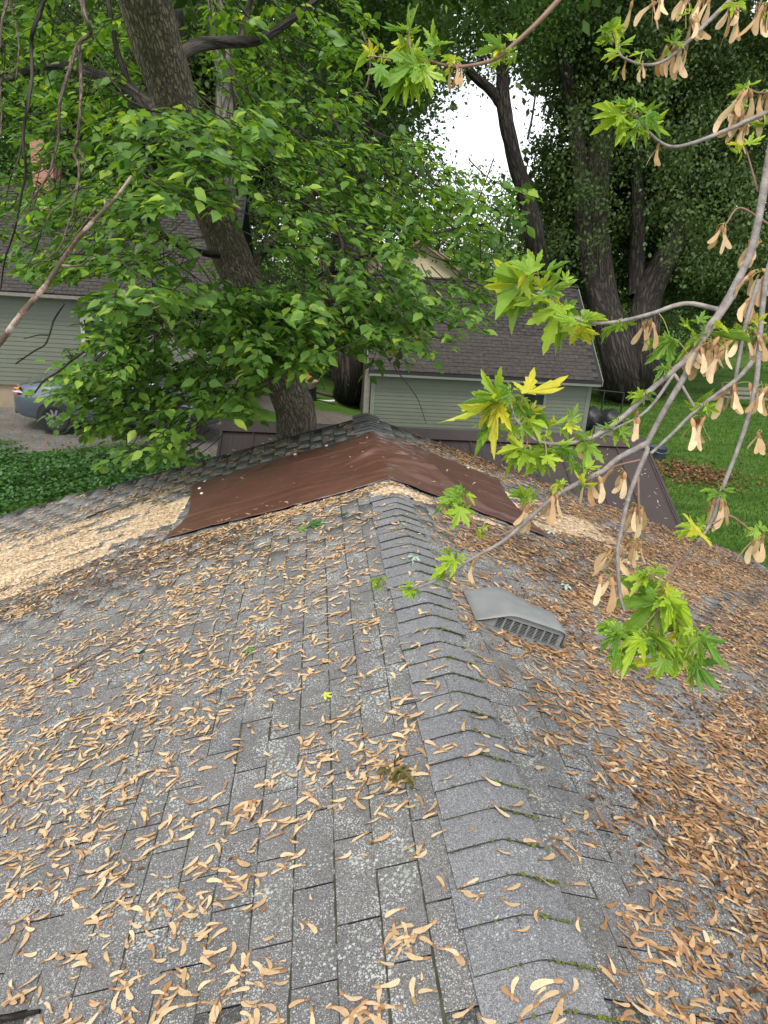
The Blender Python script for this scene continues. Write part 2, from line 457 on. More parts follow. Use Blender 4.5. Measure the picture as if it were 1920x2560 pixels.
def tab_template(E, Wt, gap=0.0055, th=0.0040, lift=0.0065, over=0.03):
    """x across the tab, y down the slope, z up; butt edge at y = E"""
    w = Wt / 2 - gap / 2
    V = [(-w, -over, 0.0), (w, -over, 0.0), (w, E, lift), (-w, E, lift), (-w, -over, -th + .002), (w, -over, -th + .002), (w, E, lift - th), (-w, E, lift - th)]
    F = [(0, 3, 2, 1), (4, 5, 6, 7), (0, 1, 5, 4), (1, 2, 6, 5), (2, 3, 7, 6), (3, 0, 4, 7)]
    return np.array(V, float), F
def in_frame(P, margin=60):
    x, y, z = project(P)
    return (z > 0.2) & (x > -margin) & (x < 1920 + margin) & (y > -margin) & (y < 2560 + margin)
def roof_pieces(parent, T, F, R, loc, mat, name='shingle', limit=300, S=None):
    S = np.ones(len(loc)) if S is None else S
    x, y, z = project(loc)
    score = np.where(in_frame(loc), 1.0 / np.maximum(z, 0.3) ** 2, -z * 1e-6 - 1)
    order = np.argsort(-score)
    pick = order[:limit]; rest = order[limit:]
    me = mesh_py(name, T, F, mat)
    me.materials.append(M['shingle_edge'])
    for pl in me.polygons: pl.material_index = 0 if pl.index == 0 else 1
    for i in pick:
        link(name, me, parent, mat4(R[i], loc[i], S[i]))
    if len(rest):
        jm = joined(name + '_field', T, F, R[rest], loc[rest], S[rest], mat)
        jm.materials.append(M['shingle_edge'])
        jm.polygons.foreach_set('material_index', np.tile(np.array([0] + [1] * (len(F) - 1), np.int32), len(rest)))
        o = link(name + '_field', jm, parent)
        o['kind'] = 'stuff'
T, F = tab_template(EXP, TABW)
Rs, Ls = [], []
ncourse = int(USLOPE / EXP)
for s in (-1, 1):
    down = np.array([s * RC, 0, -RS]); nrm = np.array([s * RS, 0, RC]); along = np.cross(down, nrm)
    B = np.stack([along, down, nrm], -1)
    for k in range(ncourse):
        off = (k % 2) * TABW / 2 + rng.normal(0, 0.004) + 0.08
        for j in range(int((Y1 - Y0) / TABW) + 2):
            y = Y0 + off + (j - 0.5) * TABW
            if y < Y0 + .1 or y > Y1 - .10: continue
            a = rng.normal(0, 0.006)
            Rz = np.array([[math.cos(a), -math.sin(a), 0], [math.sin(a), math.cos(a), 0], [0, 0, 1]])
            Rs.append(B @ Rz)
            Ls.append(slope_pt(s, k * EXP + rng.normal(0, .0015), y, 0.002 + rng.uniform(0, .0015)))
roof_pieces(roof, T, F, np.array(Rs), np.array(Ls), M['shingle'])

# dirt and moss lodged against the butt of every course
dl, dR, dS = [], [], []
for s in (-1, 1):
    down = np.array([s * RC, 0, -RS]); nrm = np.array([s * RS, 0, RC])
    for k in range(1, ncourse):
        y = Y0 + .3
        while y < Y1 - .1:
            seg = rng.uniform(.03, .09)
            if rng.random() < .93:
                dl.append(slope_pt(s, k * EXP + rng.normal(0.002, .0015), y, 0.0048 + rng.uniform(0, .002)))
                dR.append(frames(np.array([rng.normal(0, .03), 1.0, 0]), nrm)); dS.append(seg)
            y += seg * .9
dirtT = np.array([(-.045, -.5, 0), (.04, -.55, 0), (.07, -.1, 0), (.04, .5, 0), (-.04, .52, 0), (-.07, 0, 0)])
M['dirt'] = plain('moss_and_dirt', (0.050, 0.050, 0.028), 0.95, 0.4, 30.0)
link('course_dirt', joined('course_dirt', dirtT, [(0, 1, 2, 5), (5, 2, 3, 4)], np.array(dR), np.array(dl), np.array(dS), M['dirt']), roof)['kind'] = 'stuff'

# ridge caps: bent tabs lapped along the ridge, butt edge towards the near end
def cap_mesh(hw=0.178, L=EXP * 1.35, th=0.006, lift=0.013, seed=0):
    us = np.array([-1.03, -.55, -.14, -.06, 0, .06, .14, .48, .84]) * hw
    V = []
    for y, l in ((0.0, lift), (L, 0.002)):
        for n in (0.0, -th):
            for u in us:
                z = -math.sqrt(u * u + 0.018 ** 2) * RS + 0.018 * RS + l + n + 0.008
                V.append((u * RC, y, z))
    k = len(us); F = []
    for i in range(k - 1):
        F += [(i, i + 1, 2 * k + i + 1, 2 * k + i), (k + i + 1, k + i, 3 * k + i, 3 * k + i + 1), (i, k + i, k + i + 1, i + 1)]
    F += [(0, 2 * k, 3 * k, k), (k - 1, 2 * k - 1, 4 * k - 1, 3 * k - 1)]
    return V, F
cms = [mesh_py('ridge_cap', *cap_mesh(hw, EXP * 1.35, 0.0048, lf), M['cap']) for hw, lf in ((.168, .0115), (.163, .0125), (.172, .0105))]
for c_ in cms:
    c_.materials.append(M['shingle_edge'])
    for pl in c_.polygons:
        if pl.normal.z < 0.5: pl.material_index = 1
yc = Y0
capy = []
while yc < Y1 - 0.06:
    a = rng.normal(0, 0.012)
    R_ = np.array([[math.cos(a), -math.sin(a), 0], [math.sin(a), math.cos(a), 0], [0, 0, 1]])
    link('ridge_cap', cms[rng.integers(3)], roof, mat4(R_, (rng.normal(0, .004), yc, rng.uniform(0, .002))))
    capy.append(yc); yc += EXP + rng.normal(0, .002)

# ================================================================== brown tarp over the ridge
def tarp_mat():
    m, nt, b, _ = new_mat('brown_tarp')
    p = pos(nt)
    mp = nd(nt, 'Mapping', {'Vector': p, 'Scale': (0.6, 7.0, 1)}).outputs[0]
    f = noise(nt, p, 2.5, 4, 0.6)
    c = ramp(nt, f, [(0.3, (0.088, 0.038, 0.026)), (0.7, (0.118, 0.053, 0.037))])
    sc = ramp(nt, noise(nt, nd(nt, 'Mapping', {'Vector': p, 'Scale': (1.2, 30, 1)}).outputs[0], 2.2, 3), [(0.66, 0.0), (0.72, 0.35)])
    c = mix(nt, math_(nt, 'MULTIPLY', sc, 0.5), c, (0.30, 0.20, 0.16))
    v = nd(nt, 'TexVoronoi', {'Vector': p, 'Scale': 9.0})
    c = mix(nt, math_(nt, 'LESS_THAN', v.outputs['Distance'], 0.045), c, (0.55, 0.45, 0.36))
    nt.links.new(c, b.inputs['Base Color'])
    b.inputs['Roughness'].default_value = 0.38
    b.inputs['Specular IOR Level'].default_value = 0.6
    b.inputs['Coat Weight'].default_value = 0.25; b.inputs['Coat Roughness'].default_value = 0.12
    bump(nt, b, noise(nt, p, 5.0, 3), 0.25, 0.02)
    return m
NU, NV = 150, 90
uu = np.linspace(0, 1, NU); vv = np.linspace(0, 1, NV)
U, Vv = np.meshgrid(uu, vv)
xl = -1.66 + 0.05 * np.sin(Vv * 5) - 0.05 * smooth((0.25 - Vv) * 4)
xr = 1.24 + 0.03 * np.sin(Vv * 7 + 1) + 0.05 * smooth((0.2 - Vv) * 4)
X = xl + (xr - xl) * U
yn = 5.19 + 0.02 * np.sin(X * 3.0) - 0.03 * np.abs(X) * (X > 0) + 0.02 * (X < -1.2)
yf = 6.74 + 0.05 * np.sin(X * 2.3 + 1) + 0.05 * np.sin(X * 5.1)
Yt = yn + (yf - yn) * Vv
PT = np.stack([X, Yt, 0 * X], -1)
edge = np.minimum(np.minimum(U, 1 - U) * 8, np.minimum(Vv, 1 - Vv) * 6)
lift = 0.016 + 0.010 * np.clip(edge, 0, 1)
# long creases that run down the slope, fold lines and slack hollows
cr = 0
for k in range(20):
    y0 = 5.25 + 1.5 * (k + 0.5) / 20 + rng.normal(0, .03); tilt = rng.normal(0, .05)
    cr = cr + rng.uniform(.004, .013) * np.exp(-((Yt - y0 - tilt * X) / rng.uniform(.008, .028)) ** 2) * (0.5 + 0.5 * np.sin(X * rng.uniform(.6, 2) + k))
for k in range(5):
    x0 = -1.3 + 0.55 * k + rng.normal(0, .05)
    cr = cr + 0.004 * np.exp(-((X - x0) / 0.014) ** 2)
slack = 0.022 * smooth((wob(PT * np.array([1.6, 2.2, 1]), 1.5, 9, 1) + 0.2)) * np.clip(edge, 0, 1)
bulge = 0.045 * np.exp(-((X - 0.30) / .22) ** 2 - ((Yt - 5.85) / .30) ** 2) + 0.035 * np.exp(-((X + 0.12) / .10) ** 2 - ((Yt - 5.95) / .16) ** 2) + 0.03 * np.exp(-((X - 0.75) / .2) ** 2 - ((Yt - 5.6) / .25) ** 2)
peak_fold = 0.034 * np.exp(-((Yt - 5.93 - .30 * X) / .035) ** 2) * np.exp(-((X + .10) / .22) ** 2) + 0.026 * np.exp(-((Yt - 6.12 + .25 * X) / .03) ** 2) * np.exp(-((X - .05) / .16) ** 2) + 0.025 * np.exp(-((Yt - 5.70 - .15 * X) / .025) ** 2) * np.exp(-((X - .30) / .30) ** 2)
pocket = 0.03 * np.exp(-((X - (0.55 - 0.6 * (Yt - 5.6))) / 0.06) ** 2) * (Yt < 6.3) * (Yt > 5.3)
ripple = 0.005 * wob(PT, 9.0, 12, 2) + 0.006 * np.exp(-(X / .45) ** 2) * wob(PT * np.array([.6, 2.2, 1]), 9.0, 12, 4)
ridge_top = np.sqrt(X * X + 0.05 ** 2) - 0.03
Zt = -ridge_top * SL + (lift + np.abs(cr) + slack + bulge + peak_fold + pocket + ripple) / 1 + 0.012 * np.exp(-(X / .2) ** 2)
V = np.stack([X, Yt, Zt], -1).reshape(-1, 3)
i = np.arange(NV - 1)[:, None] * NU + np.arange(NU - 1)[None]
Fq = np.stack([i, i + 1, i + NU + 1, i + NU], -1).reshape(-1, 4)
tarp = empty('tarp', (0, 5.9, 0.0), 'brown plastic tarp draped across the roof ridge with wrinkles and folds', 'tarp')
to = link('sheet', mesh_np('tarp_sheet', V, Fq, tarp_mat(), True), tarp)
sm = to.modifiers.new('thick', 'SOLIDIFY'); sm.thickness = 0.003; sm.offset = 1
M['nail'] = plain('white_plastic', (0.75, 0.75, 0.73), 0.4)
def tarp_z(x, y):
    j = np.argmin((X.ravel() - x) ** 2 + (Yt.ravel() - y) ** 2); return Zt.ravel()[j]
def disc_vf(r, h, n=14):
    V = [(0, 0, h)] + [(r * .8 * math.cos(t), r * .8 * math.sin(t), h) for t in np.linspace(0, 2 * math.pi, n, endpoint=False)] + \
        [(r * math.cos(t), r * math.sin(t), 0) for t in np.linspace(0, 2 * math.pi, n, endpoint=False)]
    F = []
    for k in range(n):
        k2 = (k + 1) % n
        F += [(0, 1 + k, 1 + k2), (1 + k, 1 + n + k, 1 + n + k2, 1 + k2)]
    return V, F
nm = mesh_py('cap_nail', *disc_vf(0.016, 0.008), M['nail'], True)
for x, y in ((-1.60, 6.62), (-1.62, 6.42), (-1.57, 6.22), (-0.45, 6.72), (-0.75, 6.70), (0.95, 6.66)):
    x2 = max(x, X.min() + .02)
    link('cap_nail', nm, tarp, mat4(np.array([[RC, 0, -RS], [0, 1, 0], [RS, 0, RC]]), (x2, y, tarp_z(x2, y) + 0.004)))

# ================================================================== roof vent on the right slope
M['vent'] = plain('grey_vent_plastic', (0.215, 0.22, 0.215), 0.5, 0.10, 14.0, bmp=0.05, wear=((0.26, 0.26, 0.25), 30, 0.62))
M['vent_dark'] = plain('vent_hollow', (0.008, 0.008, 0.008), 0.9)
vent = empty('roof_vent', slope_pt(1, 0.49, 3.3, 0.0), 'grey plastic box roof vent with a louvred side on the right slope', 'roof vent')
def vp(u, y, n): return slope_pt(1, u / RC, y, n)
# flange
boxv = [vp(u, y, n) for n in (.007, .011) for u, y in ((.19, 3.02), (.76, 3.02), (.76, 3.62), (.19, 3.62))]
link('flange', mesh_py('flange', boxv, [(3, 2, 1, 0), (4, 5, 6, 7), (0, 1, 5, 4), (1, 2, 6, 5), (2, 3, 7, 6), (3, 0, 4, 7)], M['vent']), vent)
# hood: rounded shell swept from near lip to back, upper end slanted
us_ = [0.235, 0.27, 0.325, 0.375, 0.405, 0.43, 0.55, 0.655, 0.683, 0.692, 0.694]
hs_ = [0.010, 0.028, 0.060, 0.089, 0.099, 0.101, 0.100, 0.098, 0.090, 0.070, 0.012]
ys_ = [3.085, 3.095, 3.115, 3.20, 3.32, 3.41, 3.43, 3.436]
ks_ = [0.93, 0.985, 1.0, 1.0, 1.0, 0.97, 0.85, 0.05]
V = []
for y, k in zip(ys_, ks_):
    for u, h in zip(us_, hs_):
        V.append(vp(u, y - (0.36 * (y - 3.11) * max(0, min(1, (u - .42) / .10)) if y > 3.11 else 0), 0.011 + h * k))
n = len(us_)
Fh = [(a * n + b, a * n + b + 1, (a + 1) * n + b + 1, (a + 1) * n + b) for a in range(len(ys_) - 1) for b in range(n - 1)]
ho = link('hood', mesh_py('hood', V, Fh, M['vent'], True), vent)
sm = ho.modifiers.new('thick', 'SOLIDIFY'); sm.thickness = 0.005; sm.offset = 1
# dark hollow, louvre bars and slats facing the near end
u0, u1 = 0.335, 0.672
def plate(name, pts, mat, parent, y0, y1):
    V = [vp(u, y0, h) for u, h in pts] + [vp(u, y1, h) for u, h in pts]
    k = len(pts)
    F = [tuple(range(k))[::-1], tuple(range(k, 2 * k))] + [(a, (a + 1) % k, k + (a + 1) % k, k + a) for a in range(k)]
    return link(name, mesh_py(name, V, F, mat), parent)
face = plate('louvre_back', [(0.25, .0125), (0.688, .0125), (0.686, .090), (0.42, .096), (0.37, .080), (0.31, .046)], M['vent_dark'], vent, 3.125, 3.128)
plate('side_panel', [(0.25, .0125), (0.335, .0125), (0.335, .058), (0.30, .038)], M['vent'], vent, 3.100, 3.108)
plate('side_panel', [(0.672, .0125), (0.69, .0125), (0.688, .090), (0.672, .098)], M['vent'], vent, 3.100, 3.108)
plate('lip', [(0.335, .076), (0.672, .076), (0.672, .098), (0.41, .103), (0.37, .084)], M['vent'], vent, 3.098, 3.108)
for k in range(9):
    u = u0 + (u1 - u0) * k / 8
    plate('louvre_bar', [(u - .0045, .0125), (u + .0045, .0125), (u + .0045, .077), (u - .0045, .077)], M['vent'], vent, 3.102, 3.110)
for k in range(7):
    h = 0.017 + k * 0.0078
    plate('louvre_slat', [(u0, h), (u1, h), (u1, h + .0024), (u0, h + .0024)], M['vent'], vent, 3.1045, 3.1065)
# ================================================================== maple seeds and litter on the roof
def seed_template(bend=0.14, three=True, curl=0.0):
    ys = np.array([0.0, 0.06, 0.16, 0.28, 0.42, 0.60, 0.80, 0.94, 1.0])
    hw = 0.94 * np.array([0.020, 0.064, 0.080, 0.052, 0.068, 0.102, 0.122, 0.094, 0.030])
    zb = np.array([0.02, 0.05, 0.06, 0.035, 0.015, 0.010, 0.008, 0.004, 0.0])
    cx = bend * np.sin(np.pi * ys) + 0.10 * bend * np.cos(ys * 9)
    cz = curl * (ys - 0.4) ** 2
    V, F = [], []
    for k in range(len(ys)):
        if three:
            V += [(cx[k] - hw[k], ys[k], cz[k]), (cx[k], ys[k], cz[k] + zb[k]), (cx[k] + hw[k], ys[k], cz[k] + 0.006)]
        else:
            V += [(cx[k] - hw[k], ys[k], cz[k]), (cx[k] + hw[k], ys[k], cz[k] + zb[k] * 0.5)]
    m = 3 if three else 2
    for k in range(len(ys) - 1):
        for j in range(m - 1):
            F.append((k * m + j, k * m + j + 1, (k + 1) * m + j + 1, (k + 1) * m + j))
    V = np.array(V); V[:, 1] -= 0.5
    return V, F
def roof_surface(x, y):
    """height of the shingle tops above the deck plane, along the normal"""
    return 0.010 + 0.014 * (np.abs(x) < 0.17)
def scatter(n, xr, yr, dens):
    out = []
    while sum(map(len, out)) < n:
        x = rng.uniform(*xr, 40000); y = rng.uniform(*yr, 40000)
        keep = rng.random(40000) < dens(x, y)
        P = np.stack([x[keep], y[keep]], -1)
        out.append(P)
        if len(P) == 0: break
    return np.vstack(out)[:n]
def clear(x, y, m=0.0):
    tarp_ = (x > -1.70 - m) & (x < 1.27 + m) & (y > 5.17 - m) & (y < 6.80 + m)
    vent_ = (x > 0.24 - m) & (x < 0.69 + m) & (y > 3.08 - m) & (y < 3.50 + m)
    return ~(tarp_ | vent_)
def vis(x, y):
    return in_frame(np.stack([x, y, -np.abs(x) * SL], -1), 40)
def dust_h(x, y):
    P = np.stack([x, y, 0 * x], -1)
    w = wob(P, 2.2, 12, 2) + 0.6 * wob(P * np.array([1, 2.5, 1]), 6, 12, 5)
    L = 1.25 - np.maximum(np.abs((y - 5.85) - 0.30 * (x + 2.6)) / 0.95, 0) ** 2 - np.maximum(np.abs(x + 2.75) / 1.45, 0) ** 4
    Rr = 1.22 - (np.abs((y - 6.0) + 0.80 * (x - 1.65)) / 0.85) ** 2 - (np.abs(x - 1.65) / 0.85) ** 4
    N = 0.55 - ((y - 5.02) / 0.18) ** 2 - ((x - 0.25) / 0.9) ** 2
    h = np.maximum(np.maximum(L, Rr), N)
    st_ = wob(P * np.array([1.0, 4.0, 1]), 5.0, 14, 7)
    return np.clip(h, -1.5, 1) - 0.52 + 1.0 * w + 0.22 * st_
def seed_density(x, y):
    P = np.stack([x, y, 0 * x], -1)
    cl = np.clip(0.55 + 0.55 * wob(P, 3.2, 10, 1) + 0.35 * wob(P, 9, 10, 3), 0.05, 1.3)
    ax_ = np.abs(x)
    left = 0.24 + 0.16 * smooth((ax_ - 0.25) / 0.9) + 0.05 * smooth((ax_ - 1.4) / 1.5)
    left = left * (1.0 - 0.25 * smooth((y - 4.8) / 1.0))
    right = 0.14 + 0.85 * smooth((ax_ - 0.16) / 0.42)
    d = np.where(x < 0, left, right) * cl
    d = d * np.where(ax_ < 0.17, 0.45, 1.0)
    # thinner behind the tarp, where the far shingles show
    d = d * np.where(y > 6.9, 0.55, 1.0)
    d = d * (1 - .72 * smooth((dust_h(x, y) + .15) / .5))
    return d * clear(x, y, 0.0) * vis(x, y)
P = scatter(18000, (-4.6, 4.7), (0.9, 7.55), seed_density)
# drifts against the tarp's near edge and beside the vent
d1 = np.stack([rng.uniform(-1.9, 0.1, 420), 5.13 - np.abs(rng.normal(0, .07, 420))], -1)
d2 = np.stack([rng.normal(0.21, .03, 60), rng.uniform(2.95, 3.6, 60)], -1)
d3 = np.stack([rng.uniform(.3, .75, 60), 3.05 - np.abs(rng.normal(0, .05, 60))], -1)
d4 = np.stack([rng.uniform(0.3, .72, 60), 3.52 + np.abs(rng.normal(0, .05, 60))], -1)
cc_ = P[rng.choice(len(P), 620, replace=False)]
cc_ = np.repeat(cc_, rng.integers(3, 8, 620), axis=0)
cc_ = cc_ + rng.normal(0, .026, cc_.shape)
cc_ = cc_[clear(cc_[:, 0], cc_[:, 1], .01)]
P = np.vstack([P, cc_, d1, d2, d3, d4])
def on_roof(P, n_extra, tilt, align=0.35):
    x, y = P[:, 0], P[:, 1]
    s = np.where(x < 0, -1.0, 1.0)
    loc = np.stack([x, y, -np.abs(x) * SL], -1)
    nrm = np.stack([s * RS, 0 * x, RC + 0 * x], -1)
    loc = loc + nrm * (roof_surface(x, y) + n_extra)[:, None]
    down = np.stack([s * RC, 0 * x, -RS + 0 * x], -1)
    along = np.stack([0 * x, 1 + 0 * x, 0 * x], -1)
    th = rng.uniform(0, 2 * np.pi, len(x))
    # many lie with the wing pointing down the slope
    al = rng.random(len(x)) < align
    th = np.where(al, rng.normal(0, .55, len(x)) + np.pi * rng.integers(0, 2, len(x)), th)
    a = down * np.cos(th)[:, None] + along * np.sin(th)[:, None]
    flip = rng.normal(0, tilt, (len(x), 3))
    return loc, frames(a + 0.5 * flip, nrm + flip)
seed_len = rng.normal(0.0565, 0.012, len(P)).clip(0.022, 0.080)
ex = rng.uniform(0.000, 0.006, len(P)) + 0.010 * (rng.random(len(P)) < 0.25) * rng.random(len(P))
loc, R = on_roof(P, ex, 0.16)
sx, sy_, sz = project(loc)
okf = (sx > 0) & (sx < 1920) & (sy_ > 0) & (sy_ < 2560)
rank = np.argsort(np.where(okf, sz, 99))
near, rest = rank[:300], rank[300:]
smesh = [mesh_py('maple_seed', *seed_template(b, True, c), M['seed'], True) for b, c in ((.08, .05), (-.10, .02), (.15, .10), (-.04, -.06))]
SEED_HEAD = 3 * 2
for m_ in smesh:
    m_.materials.append(M['seed_head'])
    for pl in m_.polygons: pl.material_index = 1 if pl.index < SEED_HEAD else 0
bmesh_ = []
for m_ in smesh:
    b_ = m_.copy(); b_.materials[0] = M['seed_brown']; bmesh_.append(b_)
for i in near:
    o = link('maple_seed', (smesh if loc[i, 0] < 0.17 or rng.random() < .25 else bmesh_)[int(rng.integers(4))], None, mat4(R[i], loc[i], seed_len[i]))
    if abs(loc[i, 0]) < .175: tag(o, 'dry tan winged maple seed lying on the nearest ridge caps', 'maple seed', 'dry seeds on the ridge caps')
    elif loc[i, 0] < 0: tag(o, 'dry pale straw maple seed lying on the left slope shingles at the bottom', 'maple seed', 'dry seeds on the near left slope')
    else: tag(o, 'dry brownish maple seed lying on the right slope shingles at the bottom', 'maple seed', 'dry seeds on the near right slope')
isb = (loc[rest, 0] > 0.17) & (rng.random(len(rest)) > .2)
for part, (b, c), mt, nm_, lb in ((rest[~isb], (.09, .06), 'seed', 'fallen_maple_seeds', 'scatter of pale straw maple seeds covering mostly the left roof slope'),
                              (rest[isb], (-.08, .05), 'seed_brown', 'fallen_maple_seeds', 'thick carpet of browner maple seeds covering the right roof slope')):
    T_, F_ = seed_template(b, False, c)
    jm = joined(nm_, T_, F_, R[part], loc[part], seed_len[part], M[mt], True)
    jm.materials.append(M['seed_head'])
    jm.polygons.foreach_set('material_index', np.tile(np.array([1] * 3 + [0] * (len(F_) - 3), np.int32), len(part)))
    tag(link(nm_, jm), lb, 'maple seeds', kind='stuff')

tx = np.concatenate([rng.uniform(-1.5, 1.1, 26), rng.uniform(-1.6, -.6, 14)]); ty = np.concatenate([rng.uniform(5.3, 6.6, 26), 5.25 + np.abs(rng.normal(0, .05, 14))])
tz = np.array([tarp_z(a_, b_) for a_, b_ in zip(tx, ty)]) + .006
tn = np.stack([np.sign(tx) * RS, 0 * tx, RC + 0 * tx], -1)
jm = joined('tarp_seeds', *seed_template(.1, False, .05), frames(rng.normal(0, 1, (40, 3)) * [1, 1, .1], tn), np.stack([tx, ty, tz], -1), rng.uniform(.03, .06, 40), M['seed'], True)
tag(link('tarp_seeds', jm), 'a few dry seeds scattered on the brown tarp', 'maple seeds', kind='stuff')

# small brown litter between the seeds, thickest on the right slope and along the sawdust's lower edge
def litter_density(x, y):
    P = np.stack([x, y, 0 * x], -1)
    cl = np.clip(0.5 + 0.9 * wob(P, 2.4, 10, 4), 0.0, 1.4)
    d = np.where(x > 0, 1.0 * smooth((x - .22) / .6), 0.03 * smooth((-x - .5) / 1.0)) * cl
    band = np.exp(-((y - (4.72 + 0.10 * (x + 2.2))) / 0.22) ** 2) * (x < -1.0)
    band2 = np.exp(-((y - 5.08) / 0.12) ** 2) * (x < -0.9)
    d = d * (1 - .8 * smooth((dust_h(x, y) + .15) / .5))
    return np.clip(d + 0.9 * band + 0.9 * band2, 0, 1) * clear(x, y) * vis(x, y)
P = scatter(22000, (-4.6, 4.7), (0.9, 7.55), litter_density)
loc, R = on_roof(P, rng.uniform(-.002, .006, len(P)), 0.35)
chipT = np.array([(-.10, -.6, 0), (.26, -.15, .06), (.08, .6, 0), (-.22, .12, .12)]); chipF = [(0, 1, 2, 3)]
o = link('leaf_litter', joined('leaf_litter', chipT, chipF, R, loc, rng.uniform(.008, .030, len(P)), M['litter']))
tag(o, 'brown crumbled leaf litter caught among the seeds on the roof', 'leaf litter', kind='stuff')

# sawdust: thin real drifts each side of the tarp, with loose chips on top
xs = np.linspace(-4.7, 3.3, 400); ys = np.linspace(3.9, 7.6, 230)
Xg, Yg = np.meshgrid(xs, ys)
Hh = dust_h(Xg, Yg)
hh = np.clip(0.0005 + 0.009 * (Hh - 0.25), -0.02, 0.013) + 0.0018 * wob(np.stack([Xg, Yg, 0 * Xg], -1), 26, 14, 3)
sg = np.where(Xg < 0, -1.0, 1.0)
nn = np.stack([sg * RS, 0 * Xg, RC + 0 * Xg], -1)
V = (np.stack([Xg, Yg, -np.abs(Xg) * SL], -1) + nn * (roof_surface(Xg, Yg) + hh - 0.002)[..., None]).reshape(-1, 3)
nx = len(xs)
i = np.arange(len(ys) - 1)[:, None] * nx + np.arange(nx - 1)[None]
Fq = np.stack([i, i + 1, i + nx + 1, i + nx], -1).reshape(-1, 4)
cH = Hh.ravel()[Fq].max(1); cxy = V[Fq].mean(1)
Fq = Fq[(cH > 0.12) & clear(cxy[:, 0], cxy[:, 1], -0.03)]
o = link('sawdust', mesh_np('sawdust', V, Fq, M['sawdust'], True))
tag(o, 'pale tan sawdust drifted over the shingles on both sides of the tarp', 'sawdust', kind='stuff')
P = scatter(17000, (-4.6, 3.2), (3.9, 7.55), lambda x, y: np.clip(dust_h(x, y) + .35, 0, 1) ** 2 * clear(x, y) * vis(x, y))
loc, R = on_roof(P, rng.uniform(.0, .010, len(P)), 0.3)
o = link('wood_chips', joined('wood_chips', chipT, chipF, R, loc, rng.uniform(.006, .022, len(P)), M['sawdust']))
tag(o, 'loose pale wood chips sprinkled around the sawdust beside the tarp', 'wood chips', kind='stuff')

# moss along the right hand cap edges and in the cut-outs
pts = []
for y in capy:
    if y > 4.6: break
    for k in range(44):
        t = rng.uniform(0.0, 0.17); sgn = 1 if rng.random() < 0.8 else -1
        if rng.random() < 0.75: pts.append((sgn * t * .85, y - rng.uniform(-0.002, .006), 0.004))
for k in range(900):
    x = rng.uniform(-2.2, 0.9); y = rng.uniform(1.1, 4.5)
    kx = round((abs(x) / RC) / EXP) * EXP * RC
    if rng.random() < .5: pts.append((math.copysign(kx + rng.normal(0, .003), x), y, -.003))
pts = np.array(pts)
loc, R = on_roof(pts[:, :2], pts[:, 2] - 0.004, 0.5)
ico = np.array([(0, 0, 1), (.9, 0, .2), (.28, .85, .2), (-.72, .53, .2), (-.72, -.53, .2), (.28, -.85, .2)])
icoF = [(0, 1, 2), (0, 2, 3), (0, 3, 4), (0, 4, 5), (0, 5, 1)]
o = link('moss', joined('moss', ico, icoF, R, loc, rng.uniform(.0022, .0068, len(loc)), M['moss'], True))
tag(o, 'green moss growing along the shingle and ridge cap edges', 'moss', kind='stuff')

# sticks, fallen leaves and a clump of withered leaves
def roof_px(px, py, n=0.012):
    v = rays(px, py)
    best = None
    for s in (-1, 1):
        t = (n / RC - SL * s * CAM[0] - CAM[2]) / (v[2] + SL * s * v[0])
        Q = CAM + t * v
        if t > 0 and Q[0] * s >= -.02 and (best is None or t < best[0]): best = (t, Q)
    return best[1]
def stick(pxs, r, label, mat, n=0.02):
    Pp = np.array([roof_px(*q, n) for q in pxs])
    o = tubes('stick', [(Pp, np.linspace(r, r * .5, len(Pp)))], M[mat], None, 8, rough=.12)
    return tag(o, label, 'stick')
stick([(-30, 2552), (40, 2540), (100, 2528)], .011, 'short dark stick lying on the shingles at the bottom left corner', 'black_twig', .022)
stick([(130, 1700), (240, 1640), (330, 1575), (412, 1505)], .005, 'long thin dark twig lying on the left slope', 'dead_wood')
stick([(215, 1295), (265, 1275), (300, 1262)], .008, 'short dark twig lying in the sawdust left of the tarp', 'black_twig')
def maple_leaf_vf(droop=0.25, fold=0.15, seed=0):
    """deeply cut five-lobed leaf, unit length from petiole to tip (y), fan built from the leaf base"""
    r = np.random.default_rng(seed)
    lobes = [(-1.75, .42), (-0.80, .84), (0.0, 1.0), (0.80, .84), (1.75, .42)]
    out = [(0.0, -0.02)]
    pts = []
    for k, (a, l) in enumerate(lobes):
        l = l * r.uniform(.9, 1.06)
        d = np.array([math.sin(a), math.cos(a)]); p = np.array([math.cos(a), -math.sin(a)])
        base = np.array([0, 0.12])
        w = 0.165 * l + .02
        prof = [(.36, -.55), (.52, -.95), (.55, -.62), (.70, -.92), (.74, -.45), (.86, -.42), (1.0, 0.0), (.86, .42), (.74, .45), (.70, .92), (.55, .62), (.52, .95), (.36, .55)]
        for t, o_ in prof:
            pts.append(base + d * t * l + p * o_ * w)
        if k < 4:
            am = (a + lobes[k + 1][0]) / 2
            pts.append(base + np.array([math.sin(am), math.cos(am)]) * 0.24)
    ctr = [np.array([0.0, 0.0]), np.array([0.0, 0.14])]
    P2 = [ctr[1]] + pts + [ctr[0]]
    V = []
    for q in P2:
        x, y = q
        rr = math.hypot(x, y)
        V.append((x, y, -droop * rr * rr + fold * abs(x) - 0.06 * math.sin(6 * rr + seed)))
    n = len(pts)
    F = [(0, 1 + k + 1, 1 + k) for k in range(n - 1)] + [(0, 1, n + 1), (0, n + 1, n)]
    return V, F
LM = [mesh_py('leaf', *maple_leaf_vf(d, f, k), M['maple']) for k, (d, f) in enumerate(((.15, .25), (.45, .30), (.75, .35), (.35, .60), (-.20, .35)))]
